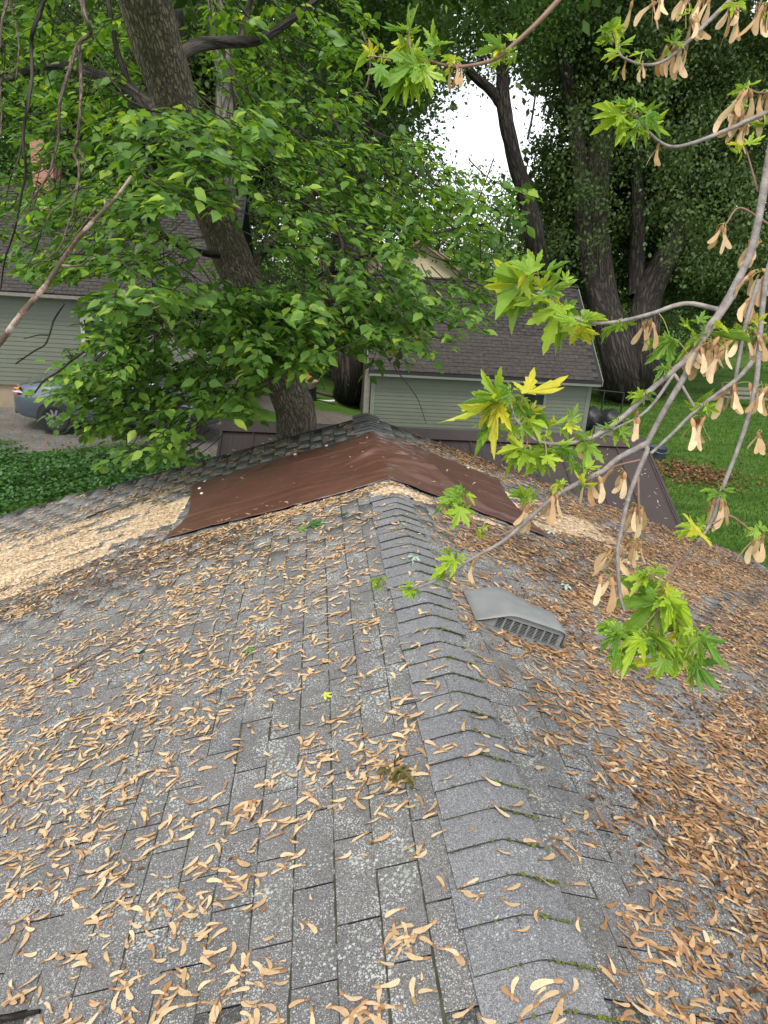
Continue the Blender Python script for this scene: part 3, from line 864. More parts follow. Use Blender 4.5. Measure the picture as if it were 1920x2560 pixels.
FLM = [mesh_py('fallen_leaf', *maple_leaf_vf(d, f, 9 + k), M['fallen']) for k, (d, f) in enumerate(((.10, .10), (.25, .2)))]
M['pale_leaf'] = plain('pale_leaf_underside', (0.42, 0.52, 0.42), 0.6)
M['yellow_leaf'] = plain('yellow_leaf', (0.50, 0.52, 0.05), 0.5)
PLM = mesh_py('fallen_leaf', *maple_leaf_vf(.15, .2, 21), M['pale_leaf'])
YLM = mesh_py('fallen_leaf', *maple_leaf_vf(.15, .1, 22), M['yellow_leaf'])
for (px, py, sz_, me, lab) in (
        (770, 1312, .13, FLM[0], 'dark green fallen leaf lying below the near edge of the tarp'),
        (745, 1322, .09, FLM[1], 'smaller crumpled green leaf overlapping the dark leaf near the tarp'),
        (862, 1286, .08, FLM[1], 'green leaf lying just under the tarp edge, left of the ridge'),
        (347, 1630, .07, PLM, 'pale whitish green leaf lying upside down on the left slope'),
        (808, 1736, .045, YLM, 'small bright yellow leaf lying on the shingles left of the ridge'),
        (1035, 1390, .07, PLM, 'pale grey green leaf lying on the ridge caps'),
        (1380, 1328, .08, PLM, 'pale leaf lying beside the right corner of the tarp'),
        (1412, 1460, .07, PLM, 'pale leaf lying among seeds right of the roof vent'),
        (620, 1622, .05, FLM[0], 'small green leaf lying in the middle of the left slope'),
        (166, 1705, .045, YLM, 'small yellow green leaf lying on the far left slope'),
        (1440, 1362, .07, FLM[1], 'green leaf lying on the right slope beyond the vent')):
    q = roof_px(px, py, .022)
    s = -1.0 if q[0] < 0 else 1.0
    a = np.array([s * RC * math.cos(px), math.sin(px), -RS * math.cos(px)])
    o = link('fallen_leaf', me, None, mat4(frames(a, np.array([s * RS, 0, RC]))[...], q, sz_))
    tag(o, lab, 'leaf')
M['withered'] = leaf_mat('withered_leaf', (0.085, 0.070, 0.020), (0.22, 0.20, 0.06), (1, .9, .5), .15, .7)
q = roof_px(1008, 1938, .018)
cl = empty('withered_leaf_clump', q, 'clump of withered olive brown leaves on the shingles beside the ridge caps', 'leaf clump')
for k in range(17):
    d = rng.normal(0, 1, 2) * np.array([.030, .022]) + (np.array([.05, .055]) * rng.random() if k % 3 == 0 else 0)
    a = rng.normal(0, 1, 3); a[2] *= .3
    R_ = frames(a, np.array([0, 0, 1.0]) + rng.normal(0, .5, 3))
    link('leaf', bpy.data.meshes.get('withered') or mesh_py('withered', *maple_leaf_vf(.9, .5, 30), M['withered']), cl,
         mat4(R_, q + np.array([d[0], d[1], rng.uniform(.0, .018)]), rng.uniform(.025, .05)))
# ================================================================== buildings
M['siding'] = plain('sage_green_siding', (0.124, 0.136, 0.098), 0.55, 0.05, 3.0, wear=((0.10, 0.11, 0.08), 2.0, 0.62))
M['trim'] = plain('sage_trim', (0.165, 0.172, 0.145), 0.5, 0.06)
M['white_trim'] = plain('white_trim', (0.42, 0.41, 0.38), 0.5, 0.06)
M['concrete'] = plain('foundation', (0.30, 0.235, 0.16), 0.9, 0.15, 4, bmp=.3)
M['weathered'] = plain('weathered_post', (0.22, 0.20, 0.165), 0.85, 0.2, 12)
def glass_mat():
    m, nt, b, _ = new_mat('dark_window_glass')
    c = ramp(nt, noise(nt, pos(nt), 5), [(0.3, (0.012, 0.014, 0.016)), (0.7, (0.035, 0.04, 0.045))])
    nt.links.new(c, b.inputs['Base Color']); b.inputs['Roughness'].default_value = 0.08
    return m
M['glass'] = glass_mat()
def siding_wall(parent, x0, x1, y, z0, z1, exp_=0.108):
    """lap boards on a wall facing the camera (-y)"""
    L = x1 - x0
    V = [(0, 0, exp_ + .01), (L, 0, exp_ + .01), (L, -.016, 0), (0, -.016, 0), (0, .004, 0), (L, .004, 0), (L, .004, exp_ + .01), (0, .004, exp_ + .01)]
    F = [(3, 2, 1, 0), (4, 5, 2, 3), (0, 1, 6, 7), (7, 6, 5, 4), (3, 0, 7, 4), (1, 2, 5, 6)]
    me = mesh_py('siding_board', V, F, M['siding'])
    for k in range(int((z1 - z0) / exp_ + .5)):
        link('siding_board', me, parent, Matrix.Translation((x0, y, z0 + k * exp_)))
def tab_roof(parent, x0, x1, ye, ze, yr, zr, E=0.14, W=0.30, mat='brown_shingle', limit=300):
    """the slope facing the camera: eave at (ye, ze) up to the ridge at (yr, zr)"""
    d = np.array([0, ye - yr, ze - zr]); L = np.linalg.norm(d); d /= L
    nrm = np.cross(np.array([1.0, 0, 0]), -d); nrm = nrm if nrm[2] > 0 else -nrm
    B = np.stack([np.cross(d, nrm), d, nrm], -1)
    T, F = tab_template(E, W, 0.010, 0.007, 0.013)
    Rs, Ls, Ss = [], [], []
    for k in range(int(L / E)):
        for j in range(int((x1 - x0) / W)):
            x = x0 + (j + .5 + .5 * (k % 2) * 0.98) * W
            if x > x1 - W * .45: continue
            Rs.append(B); Ls.append(np.array([x, yr, zr]) + d * (L - (int(L / E) - k) * E) + nrm * .012 + rng.normal(0, .002, 3))
    roof_pieces(parent, T, F, np.array(Rs), np.array(Ls), M[mat], limit=limit)
    V = []
    for x in (x0, x1):
        V += [(x, ye, ze), (x, yr, zr), (x, 2 * yr - ye, ze)]
    V += [(v[0], v[1], v[2] - .09) for v in V]
    link('roof_deck', mesh_py('roof_deck', V, [(0, 3, 4, 1), (1, 4, 5, 2), (6, 7, 10, 9), (7, 8, 11, 10), (0, 1, 7, 6), (1, 2, 8, 7), (3, 9, 10, 4), (4, 10, 11, 5), (0, 6, 9, 3), (2, 5, 11, 8)], M['deck']), parent)
    return B

# ---- garage with sage siding
GY = 20.0
gar = empty('garage', (4.3, GY + 2.8, -3.7), 'sage green garage with brown shingle roof and a small window, right of centre', 'garage')
gx0, gx1 = 1.05, 7.42
ez, rz = -1.22, 1.22
boxes('wall', [(gx0, gx1, GY, GY + 5.6, -3.9, ez - .02)], M['siding'], gar)
gv = [(gx0 + .02, GY, ez - .03), (gx0 + .02, GY + 5.6, ez - .03), (gx0 + .02, GY + 2.8, rz - .12), (gx1 - .02, GY, ez - .03), (gx1 - .02, GY + 5.6, ez - .03), (gx1 - .02, GY + 2.8, rz - .12)]
link('gable_wall', mesh_py('gable_wall', gv, [(0, 2, 1), (3, 4, 5), (0, 3, 5, 2), (1, 2, 5, 4)], M['siding']), gar)
siding_wall(gar, gx0 + .10, gx1 - .10, GY - .004, -3.8, ez - .12)
boxes('corner_board', [(gx1 - .10, gx1 + .02, GY - .03, GY + .09, -3.9, ez - .1)], M['trim'], gar)
boxes('corner_board', [(gx0 - .02, gx0 + .10, GY - .03, GY + .09, -3.9, ez - .1)], M['trim'], gar)
boxes('gable_post', [(gx0 - .20, gx0 - .05, GY + .10, GY + .28, -3.9, ez - .06)], M['weathered'], gar)
boxes('frieze_board', [(gx0 + .1, gx1 - .1, GY - .028, GY - .002, ez - .13, ez - .02)], M['siding'], gar)
slope_g = (rz - ez) / 2.8
boxes('fascia', [(gx0 - .12, gx1 + .16, GY - .335, GY - .31, ez - .16, ez - .005)], M['trim'], gar)
boxes('soffit', [(gx0 - .12, gx1 + .16, GY - .31, GY - .002, ez - .15, ez - .135)], M['trim'], gar)
tab_roof(gar, gx0 - .14, gx1 + .18, GY - .34, ez, GY + 2.8, rz)
boxes('ridge_strip', [(gx0 - .14, gx1 + .18, GY + 2.70, GY + 2.90, rz - .01, rz + .035)], M['brown_shingle'], gar)
V = []
for x in (gx0 - .165, gx0 - .145):
    V += [(x, GY - .34, ez + .01), (x, GY + 2.8, rz + .01), (x, GY + 5.94, ez + .01), (x, GY + 5.94, ez - .14), (x, GY + 2.8, rz - .14), (x, GY - .34, ez - .14)]
Fb = [(0, 1, 4, 5), (1, 2, 3, 4), (6, 11, 10, 7), (7, 10, 9, 8), (0, 6, 7, 1), (1, 7, 8, 2), (5, 4, 10, 11), (4, 3, 9, 10), (0, 5, 11, 6)]
link('rake_board', mesh_py('rake_board', V, Fb, M['weathered']), gar)
link('rake_board', mesh_py('rake_board', [(v[0] + gx1 - gx0 + .345, v[1], v[2]) for v in V], Fb, M['weathered']), gar)
w0, w1 = at_Y(1312, 955, GY), at_Y(1356, 1012, GY)
def window(parent, x0, x1, z0, z1, y, mat='trim', fw=.07, sash=True):
    wo_ = link('window', mesh_py('window', *box_vf(x0, x1, y - .012, y + .01, z0, z1), M['glass']), parent)
    for b in ((x0 - fw, x0, z0 - fw, z1 + fw), (x1, x1 + fw, z0 - fw, z1 + fw), (x0, x1, z0 - fw, z0), (x0, x1, z1, z1 + fw)):
        link('frame', mesh_py('frame', *box_vf(b[0], b[1], y - .05, y + .01, b[2], b[3]), M[mat]), wo_).parent = wo_
    if sash:
        zm = (z0 + z1) / 2
        link('sash', mesh_py('sash', *box_vf(x0, x1, y - .035, y - .013, zm - .02, zm + .02), M[mat]), wo_)
    return wo_
window(gar, w0[0], w1[0], w1[2], w0[2], GY - .02)

# ---- house on the left
HY = 18.5
hs = empty('house', (-9, HY + 4, -2.6), 'sage green house with brown shingle roof behind the parked car', 'house')
hx0, hx1 = -15.0, -2.9
hez, hrz = 0.40, 3.1
boxes('wall', [(hx0, hx1, HY, HY + 8, -1.86, hez - .03)], M['siding'], hs)
hv = [(hx0 + .02, HY, hez - .05), (hx0 + .02, HY + 8, hez - .05), (hx0 + .02, HY + 4, hrz - .12), (hx1 - .02, HY, hez - .05), (hx1 - .02, HY + 8, hez - .05), (hx1 - .02, HY + 4, hrz - .12)]
link('gable_wall', mesh_py('gable_wall', hv, [(0, 2, 1), (3, 4, 5), (0, 3, 5, 2), (1, 2, 5, 4)], M['siding']), hs)
siding_wall(hs, hx0 + .1, hx1 - .1, HY - .004, -1.86, hez - .1)
boxes('corner_board', [(hx1 - .10, hx1 + .02, HY - .03, HY + .09, -1.86, hez - .1)], M['trim'], hs)
boxes('foundation', [(hx0 + .05, hx1 - .05, HY + .06, HY + 7.9, -3.2, -1.87)], M['concrete'], hs)
boxes('gutter', [(hx0, hx1 + .2, HY - .42, HY - .32, hez - .09, hez - .02)], M['weathered'], hs)
boxes('soffit', [(hx0, hx1 + .2, HY - .32, HY - .002, hez - .12, hez - .10)], M['trim'], hs)
tab_roof(hs, hx0, hx1 + .25, HY - .36, hez, HY + 4, hrz)
a0, a1 = at_Y(222, 800, HY), at_Y(262, 880, HY)
window(hs, a0[0] - .1, a1[0] + .35, a1[2], a0[2], HY - .02, 'white_trim', .09)
def brick_mat():
    m, nt, b, _ = new_mat('chimney_brick')
    br = nd(nt, 'TexBrick', {'Vector': nd(nt, 'CombineXYZ', {0: math_(nt, 'ADD', nd(nt, 'SeparateXYZ', {0: objco(nt)}).outputs[0], nd(nt, 'SeparateXYZ', {0: objco(nt)}).outputs[1]), 1: nd(nt, 'SeparateXYZ', {0: objco(nt)}).outputs[2], 2: 0.0}).outputs[0], 'Color1': (0.30, 0.10, 0.06, 1), 'Color2': (0.40, 0.16, 0.09, 1), 'Mortar': (0.35, 0.32, 0.28, 1), 'Scale': 5.0})
    nt.links.new(br.outputs[0], b.inputs['Base Color']); b.inputs['Roughness'].default_value = .9
    return m
M['brick'] = brick_mat()
q = at_Y(132, 560, HY + 3.6)
ch = boxes('chimney', [(q[0] - .32, q[0] + .22, HY + 3.3, HY + 3.9, 1.8, 4.1)], M['brick'], hs)
q = at_Y(120, 612, HY + 2.4)
sk = empty('skylight_holder', (0, 0, 0)); bpy.data.objects.remove(sk)
nrm_h = np.array([0, -(hrz - hez), 4.36]); nrm_h /= np.linalg.norm(nrm_h)
d_h = np.array([0, -4.36, -(hrz - hez)]); d_h /= np.linalg.norm(d_h)
tH = (HY + 4 - q[1]) / 4.36
cS = np.array([q[0], q[1], hrz - tH * (hrz - hez)]) + nrm_h * .04
M['skyglass'] = plain('skylight_dome', (0.55, 0.60, 0.65), 0.1, 0.05)
Vs = [cS + np.array([1, 0, 0]) * a * .26 + d_h * b_ * .42 + nrm_h * c_ for c_ in (0, .08) for a, b_ in ((-1, -1), (1, -1), (1, 1), (-1, 1))]
link('skylight', mesh_py('skylight', Vs, [(3, 2, 1, 0), (4, 5, 6, 7), (0, 1, 5, 4), (1, 2, 6, 5), (2, 3, 7, 6), (3, 0, 4, 7)], M['skyglass']), hs)

# ---- low shed with brown metal roof between the trees
SY, SRZ = 11.0, -0.93
shx0, shx1 = -1.95, 4.83
M['metal'] = plain('brown_metal_roof', (0.050, 0.034, 0.031), 0.45, 0.12, 2.5, 0.0, wear=((0.075, 0.055, 0.048), 6, .6))
shed = empty('metal_shed', (1.4, SY, -3.5), 'low shed with dark brown ribbed metal roof beyond the shingled roof', 'shed')
sdn = np.array([0, -1.75, -0.93]); LS = np.linalg.norm(sdn); sdn /= LS
snr = np.array([0, -0.93 * 1.0, 1.75]); snr /= np.linalg.norm(snr)
pw = (shx1 - shx0) / 14
def panel_vf(pw, L):
    prof = [(0, 0), (.012, .022), (.030, .022), (.042, 0), (pw * .37, 0), (pw * .40, .006), (pw * .43, 0), (pw * .66, 0), (pw * .69, .006), (pw * .72, 0), (pw - .002, 0)]
    V = [(x, y, z) for y in (0, L) for x, z in prof]
    k = len(prof)
    F = [(i + 1, i, k + i, k + i + 1) for i in range(k - 1)]
    return V, F
pm = mesh_py('roof_panel', *panel_vf(pw, LS + .1), M['metal'])
for side in (1, -1):
    dn_ = sdn * np.array([1, side, 1]); nr_ = snr * np.array([1, side, 1])
    xa = np.cross(dn_, nr_)
    R_ = np.stack([xa, dn_, nr_], -1)
    for k in range(14):
        x = shx0 + k * pw if xa[0] > 0 else shx0 + (k + 1) * pw
        link('roof_panel', pm, shed, mat4(R_, np.array([x, SY, SRZ]) + nr_ * .01))
V = []
for x in (shx0 - .03, shx1 + .03):
    V += [np.array([x, SY - .20, SRZ - .085]), np.array([x, SY - .03, SRZ + .035]), np.array([x, SY + .03, SRZ + .035]), np.array([x, SY + .20, SRZ - .085])]
link('ridge_flashing', mesh_py('ridge_flashing', [v + np.array([0, 0, .03]) for v in V], [(0, 1, 5, 4), (1, 2, 6, 5), (2, 3, 7, 6)], M['metal']), shed)
for x in (shx0 - .04, shx1):
    V = []
    for xx in (x, x + .04):
        V += [(xx, SY, SRZ + .045), (xx, SY - 1.80, SRZ - .93), (xx, SY - 1.80, SRZ - 1.06), (xx, SY, SRZ - .09), (xx, SY + 1.80, SRZ - .93), (xx, SY + 1.80, SRZ - 1.06)]
    link('rake_trim', mesh_py('rake_trim', V, [(0, 1, 2, 3), (6, 9, 8, 7), (0, 6, 7, 1), (1, 7, 8, 2), (0, 3, 5, 4), (6, 10, 11, 9), (0, 4, 10, 6), (4, 5, 11, 10), (3, 2, 8, 9), (5, 3, 9, 11)], M['metal']), shed)
wv = [(shx0 + .1, SY - 1.6, -4.2), (shx1 - .1, SY - 1.6, -4.2), (shx1 - .1, SY + 1.6, -4.2), (shx0 + .1, SY + 1.6, -4.2), (shx0 + .1, SY - 1.6, -1.82), (shx1 - .1, SY - 1.6, -1.82), (shx1 - .1, SY + 1.6, -1.82), (shx0 + .1, SY + 1.6, -1.82), (shx0 + .1, SY, -1.0), (shx1 - .1, SY, -1.0)]
link('wall', mesh_py('wall', wv, [(0, 1, 5, 4), (2, 3, 7, 6), (3, 0, 4, 8, 7), (1, 2, 6, 9, 5)], M['metal']), shed)

nS = 260
uS = rng.uniform(shx0 + .1, shx1 - .1, nS); vS = rng.uniform(.15, LS, nS)
pS = np.stack([uS, SY + sdn[1] * vS, SRZ + sdn[2] * vS], -1) + snr * .018
aS = rng.normal(0, 1, (nS, 3)); aS -= snr * (aS @ snr)[:, None]
tag(link('shed_roof_seeds', joined('shed_roof_seeds', *seed_template(.1, False, .03), frames(aS, np.tile(snr, (nS, 1))), pS, rng.uniform(.03, .06, nS), M['seed'], True)),
    'dry maple seeds sprinkled over the brown metal shed roof', 'maple seeds', kind='stuff')

# ---- far cream house
CY = 46.0
ch_ = empty('far_house', (3.5, CY + 4, -4), 'distant cream house with a tan roof seen over the garage ridge', 'house')
M['cream'] = plain('cream_wall', (0.72, 0.62, 0.42), 0.8, 0.05)
M['tan_roof'] = plain('tan_roof', (0.36, 0.25, 0.20), 0.9, 0.15, 3)
pk, el, er = at_Y(1048, 596, CY), at_Y(950, 668, CY), at_Y(1148, 668, CY)
zb = -4.2
V = [(el[0], CY, zb), (er[0], CY, zb), (er[0], CY, el[2]), (pk[0], CY, pk[2]), (el[0], CY, el[2])]
V += [(x, CY + 9, z) for x, _, z in V]
link('wall', mesh_py('wall', V, [(0, 1, 2, 3, 4), (5, 9, 8, 7, 6), (0, 4, 9, 5), (1, 6, 7, 2)], M['cream']), ch_)
V = []
for y in (CY - .5, CY + 9.3):
    V += [(el[0] - .6, y, el[2] - .35), (pk[0], y, pk[2] + .12), (er[0] + .6, y, er[2] - .35), (er[0] + .6, y, er[2] - .62), (pk[0], y, pk[2] - .18), (el[0] - .6, y, el[2] - .62)]
link('roof', mesh_py('roof', V, [(0, 5, 4, 1), (1, 4, 3, 2), (6, 7, 10, 11), (7, 8, 9, 10), (0, 1, 7, 6), (1, 2, 8, 7), (5, 11, 10, 4), (4, 10, 9, 3), (0, 6, 11, 5), (2, 3, 9, 8)], M['tan_roof']), ch_)
c0 = at_Y(1058, 634, CY)
window(ch_, c0[0] - .09, c0[0] + .12, c0[2] - .12, c0[2] + .15, CY - .02, 'white_trim', .05, False)
c0 = at_Y(950, 640, CY + 4)
boxes('side_wing', [(c0[0] - 4, el[0] - .02, CY + 3, CY + 8, zb, c0[2])], M['cream'], ch_)
boxes('wing_roof', [(c0[0] - 4.3, el[0] - .02, CY + 2.6, CY + 8.4, c0[2], c0[2] + .9)], M['tan_roof'], ch_)
# ================================================================== the leaning tree beside the roof
def px_path(L):
    """(px, py, depth) triples -> points"""
    L = np.array(L, float); return at_depth(L[:, 0], L[:, 1], L[:, 2])
tree = empty('leaning_tree', (-0.75, 8.5, -3.3), 'big leaning tree with furrowed bark and bright green leaves beyond the roof', 'tree')
tp = np.vstack([[(-0.72, 8.7, -3.5), (-0.74, 8.6, -2.0)],
                px_path([(742, 1075, 8.5), (722, 980, 8.3), (650, 800, 7.9), (580, 640, 7.5), (528, 500, 7.0), (468, 350, 6.4), (420, 200, 5.9), (375, 50, 5.4), (345, -80, 5.0), (300, -260, 4.6), (240, -480, 4.2)])])
tr = [.32, .27, .240, .225, .210, .203, .198, .192, .190, .190, .185, .17, .14]
V, F, uv = tube_vf(tp, tr, 40, .03, 1, 150, 9)
link('trunk', mesh_np('trunk', V, F, M['bark'], True, None, uv), tree)
limbs = [
    ([(575, 640, 7.6), (560, 500, 8.2), (560, 350, 8.6), (566, 200, 8.9), (545, 60, 9.2), (530, -150, 9.4)], [.16, .14, .13, .125, .12, .09], 'grey_bark'),
    ([(440, 140, 5.9), (500, 112, 6.1), (580, 105, 6.4), (650, 98, 6.7), (740, 40, 7.0), (860, -60, 7.2)], [.06, .055, .05, .045, .035, .02], 'dark_bark'),
    ([(600, 100, 6.5), (615, 40, 6.6), (640, -60, 6.6)], [.035, .03, .02], 'dark_bark'),
    ([(430, 320, 6.4), (330, 230, 7.0), (220, 180, 7.6), (110, 165, 8.2), (-60, 230, 8.6)], [.08, .065, .055, .045, .03], 'dark_bark'),
    ([(470, 420, 6.8), (380, 330, 7.2), (300, 150, 7.2), (270, 0, 7.0)], [.05, .04, .03, .02], 'dark_bark'),
    ([(660, 800, 7.9), (790, 700, 7.8), (920, 640, 7.8), (1060, 590, 7.9), (1210, 560, 8.1)], [.05, .042, .034, .024, .012], 'dark_bark'),
    ([(650, 830, 7.9), (560, 800, 7.5), (430, 790, 7.2), (300, 850, 7.0), (180, 950, 6.9)], [.05, .04, .03, .02, .01], 'dark_bark'),
    ([(560, 640, 7.4), (460, 620, 6.9), (380, 560, 6.5), (330, 480, 6.3)], [.04, .03, .02, .01], 'dark_bark'),
    ([(600, 700, 7.6), (720, 560, 7.7), (840, 430, 8.0), (960, 330, 8.3)], [.045, .035, .025, .012], 'dark_bark'),
    ([(780, 830, 8.0), (730, 880, 7.2), (690, 950, 7.0)], [.012, .010, .006], 'dark_bark'),
]
for L_, r_, m_ in limbs:
    V, F, uv = tube_vf(px_path(L_), r_, 14, .05, 2)
    link('branch', mesh_np('branch', V, F, M[m_], True, None, uv), tree)
thin = [
    [(290, 685, 5.8), (380, 760, 5.9), (430, 830, 6.0), (470, 885, 6.1), (525, 930, 6.2)],
    [(300, 710, 5.8), (270, 760, 5.8), (236, 790, 5.8)],
    [(800, 640, 7), (830, 690, 7), (870, 740, 7), (940, 800, 7)],
    [(955, 690, 7.2), (1000, 760, 7.2), (1015, 830, 7.3), (985, 910, 7.3)],
    [(890, 700, 7), (900, 800, 7), (862, 890, 7), (866, 950, 7), (872, 965, 7)],
    [(1000, 800, 7.5), (1000, 890, 7.5), (985, 915, 7.5), (1040, 990, 7.5), (1066, 1060, 7.5)],
    [(880, 700, 7.2), (930, 750, 7.2), (990, 690, 7.2)],
    [(745, 760, 7), (700, 840, 7), (690, 890, 7)], [(240, 520, 5.5), (150, 640, 5.4)],
    [(820, 270, 7), (850, 330, 7), (870, 420, 7.2)], [(905, 80, 6.5), (925, 140, 6.5), (915, 220, 6.5), (880, 235, 6.5)],
]
tubes('twig', [(px_path(t), np.linspace(.010, .004, len(t))) for t in thin], M['dead_wood'], tree, 6)['kind'] = 'stuff'

# foliage: leafy sprays set out through the crown
#   rectangles of the crown: x0, x1, y0, y1 (photo pixels), depth range, number of sprays
k_ = DISP
crown = [(120, 640, 660, 985, 6.2, 8.4, 150), (190, 560, 560, 760, 6.2, 8.0, 55), (225, 560, 240, 640, 4.9, 6.6, 95), (470, 900, 440, 720, 5.9, 7.9, 120),
         (760, 1110, 400, 640, 6.6, 9.0, 80), (560, 1000, 300, 480, 6.6, 9.5, 90), (400, 780, 10, 330, 6.4, 10, 110),
         (0, 290, 0, 470, 6.5, 10, 150), (60, 330, 380, 600, 6.5, 9, 60), (150, 640, 800, 990, 6.4, 7.6, 45), (640, 900, 640, 780, 6.2, 7.8, 34), (880, 1020, 640, 760, 6.5, 7.8, 12), (0, 200, 440, 600, 7.5, 10, 26), (420, 660, 620, 900, 6.2, 7.0, 45), (320, 480, 235, 430, 4.5, 5.5, 24), (490, 690, 630, 790, 5.8, 7.0, 40), (90, 200, 760, 850, 6.4, 7.4, 16), (150, 360, 770, 910, 6.3, 7.4, 40)]
C3, lit = [], []
tpx = np.array([(742, 1075), (722, 980), (650, 800), (580, 640), (528, 500), (468, 350), (420, 200), (375, 50), (345, -80)], float)
bare = [(0, 200), (440, 620), (800, 1000)]       # stretches of trunk (disp y) that stay clear in front
for (x0, x1, y0, y1, d0, d1, n_) in crown:
    for _ in range(int(n_ * 1.0)):
        px, py = rng.uniform(x0, x1) * k_, rng.uniform(y0, y1) * k_
        d = rng.uniform(d0, d1)
        tx = np.interp(py, tpx[::-1, 1], tpx[::-1, 0])
        td = np.interp(py, [-80, 500, 1075], [5.0, 7.0, 8.5])
        clear_band = any(a < py / k_ < b for a, b in bare)
        if clear_band and abs(px - tx) < (135 if py < 640 * k_ else 105) and d < td + .3: continue
        if px < 150 * k_ and 600 * k_ < py < 770 * k_: continue
        if px < 120 * k_ and py > 770 * k_: continue
        if px < 165 * k_ and py > 850 * k_: continue
        if px > 440 * k_ and py > 885 * k_: continue
        if 885 * k_ < px < 990 * k_ and 530 * k_ < py < 592 * k_: continue
        if px < 225 * k_ and py > 930 * k_: continue
        if px > 700 * k_ and py > 760 * k_: continue
        if 930 * k_ < px < 1190 * k_ and 120 * k_ < py < 345 * k_: continue
        if 905 * k_ < px < 985 * k_ and 520 * k_ < py < 610 * k_: continue
        C3.append((px, py, d))
C3 = np.array(C3)
ctr = at_depth(C3[:, 0], C3[:, 1], C3[:, 2])
la, ln, lp, ls = [], [], [], []
twigs = []
trunk_c = spline(tp, 80)
for c in ctr:
    src = trunk_c[np.argmin(np.linalg.norm(trunk_c - c, axis=1))]
    out = c - src; out[2] = 0; out = out / (np.linalg.norm(out) + 1e-6)
    ax_ = out + rng.normal(0, .6, 3); ax_[2] = rng.uniform(-.55, .15); ax_ /= np.linalg.norm(ax_)
    L = rng.uniform(.32, .55)
    side = np.cross(ax_, [0, 0, 1]); side /= np.linalg.norm(side)
    p0 = c - ax_ * L * .5
    m = int(rng.integers(14, 24))
    twigs.append((np.array([p0 - ax_ * .25 + [0, 0, .10], p0, c + [0, 0, -.01], c + ax_ * L * .5 + [0, 0, -.05]]), np.array([.006, .005, .0035, .002])))
    for k in range(m):
        t = (k + rng.random()) / m
        s = 1 if k % 2 else -1
        base = p0 + ax_ * L * t + np.array([0, 0, -.05 * t * t])
        a = ax_ * rng.uniform(.2, .8) + side * s * rng.uniform(.4, 1.1) + np.array([0, 0, rng.uniform(-.55, .05)])
        nrm = np.array([0, 0, 1.0]) + rng.normal(0, .42, 3) - 0.20 * FW
        la.append(a); ln.append(nrm); lp.append(base + a / np.linalg.norm(a) * .03 + rng.normal(0, .03, 3)); ls.append(rng.normal(.098, .032))
la, ln, lp, ls = map(np.array, (la, ln, lp, ls))
ls = ls.clip(.05, .14)
R = frames(la, ln)
leafT = np.array([(0, 0, 0), (-.27, .25, .05), (-.30, .52, .045), (-.14, .82, .01), (0, 1.06, -.09), (.14, .82, .01), (.30, .52, .045), (.27, .25, .05), (0, .5, -.012)])
leafF = [(0, 8, 2, 1), (8, 4, 3, 2), (0, 7, 6, 8), (8, 6, 5, 4)]
zz = project(lp)
sc = np.where(in_frame(lp, 0), zz[2], 99.0)
rank = np.argsort(sc)
lme = mesh_py('leaf', leafT, leafF, M['tree_leaf'], True)
for i in rank[:300]:
    link('leaf', lme, tree, mat4(R[i], lp[i], ls[i]))
rest = rank[300:]
link('crown', joined('crown', leafT, leafF, R[rest], lp[rest], ls[rest], M['tree_leaf'], True), tree)['kind'] = 'stuff'
tubes('twig', twigs, M['dark_bark'], tree, 4, n=6)['kind'] = 'stuff'
ADDED_SHADE = [((-3.0, 9.5, 7.5), (4.2, 3.2, 2.2), 80), ((1.5, 11.5, 8.0), (3.5, 3, 2.2), 40), ((-7.0, 11.0, 7.0), (3.5, 3.5, 2.2), 50)]  # leaf masses above the view, added to shade the foliage under them

# ================================================================== trees behind
def canopy(parent, blobs, leaf, size, mat, per=60, spread=.55, name='crown', droop=.3, avoid=None):
    """blobs: centre, radii, number of clusters"""
    C = []
    for c, r, n in blobs:
        d = rng.normal(0, 1, (n, 3)); d /= np.linalg.norm(d, axis=1, keepdims=True)
        rad = rng.random(n) ** .45
        C.append(np.array(c) + d * rad[:, None] * np.array(r))
    C = np.vstack(C)
    if avoid is not None:
        C = C[~avoid(C)]
    n = len(C)
    P_ = np.repeat(C, per, 0) + rng.normal(0, spread, (n * per, 3)) * np.array([1, 1, .8])
    a = rng.normal(0, 1, P_.shape); a[:, 2] -= droop
    nr = rng.normal(0, .7, P_.shape); nr[:, 2] += .8
    T_ = np.array([(0, 0, 0), (-.33, .45, .05), (0, 1, -.05), (.33, .45, .05)])
    o = link(name, joined(name, T_, [(0, 3, 2, 1)], frames(a, nr), P_, rng.uniform(.7, 1.3, len(P_)) * size, M[mat]), parent)
    o['kind'] = 'stuff'
    return C
def sky_gap(P):
    x, y, z = project(P)
    x, y = x / DISP, y / DISP
    e1 = ((x - 1010) / 92) ** 2 + ((y - 275) / 105) ** 2 < 1
    e2 = ((x - 1115) / 82) ** 2 + ((y - 240) / 100) ** 2 < 1
    return e1 | e2
def back_tree(name, label, trunk, radii, blobs, mat, bark='dark_bark', size=.15, per=60, spread=.55, stems=(), avoid=None, group=None, droop=.3):
    base = trunk[0]
    t = empty(name, tuple(base), label, 'tree', group)
    V, F, uv = tube_vf(trunk, radii, 16, .06, int(rng.integers(9)))
    link('trunk', mesh_np('trunk', V, F, M[bark], True, None, uv), t)
    for P_, r_ in stems:
        V, F, uv = tube_vf(P_, r_, 12, .06, int(rng.integers(9)))
        link('limb', mesh_np('limb', V, F, M[bark], True, None, uv), t)
    C = canopy(t, blobs, None, size, mat, per, spread, avoid=avoid, droop=droop)
    return t
def pd(L): return px_path([(x * DISP, y * DISP, d) for x, y, d in L])
def gp(x, y): return (x, y, float(ground_z(x, y)) - .1)
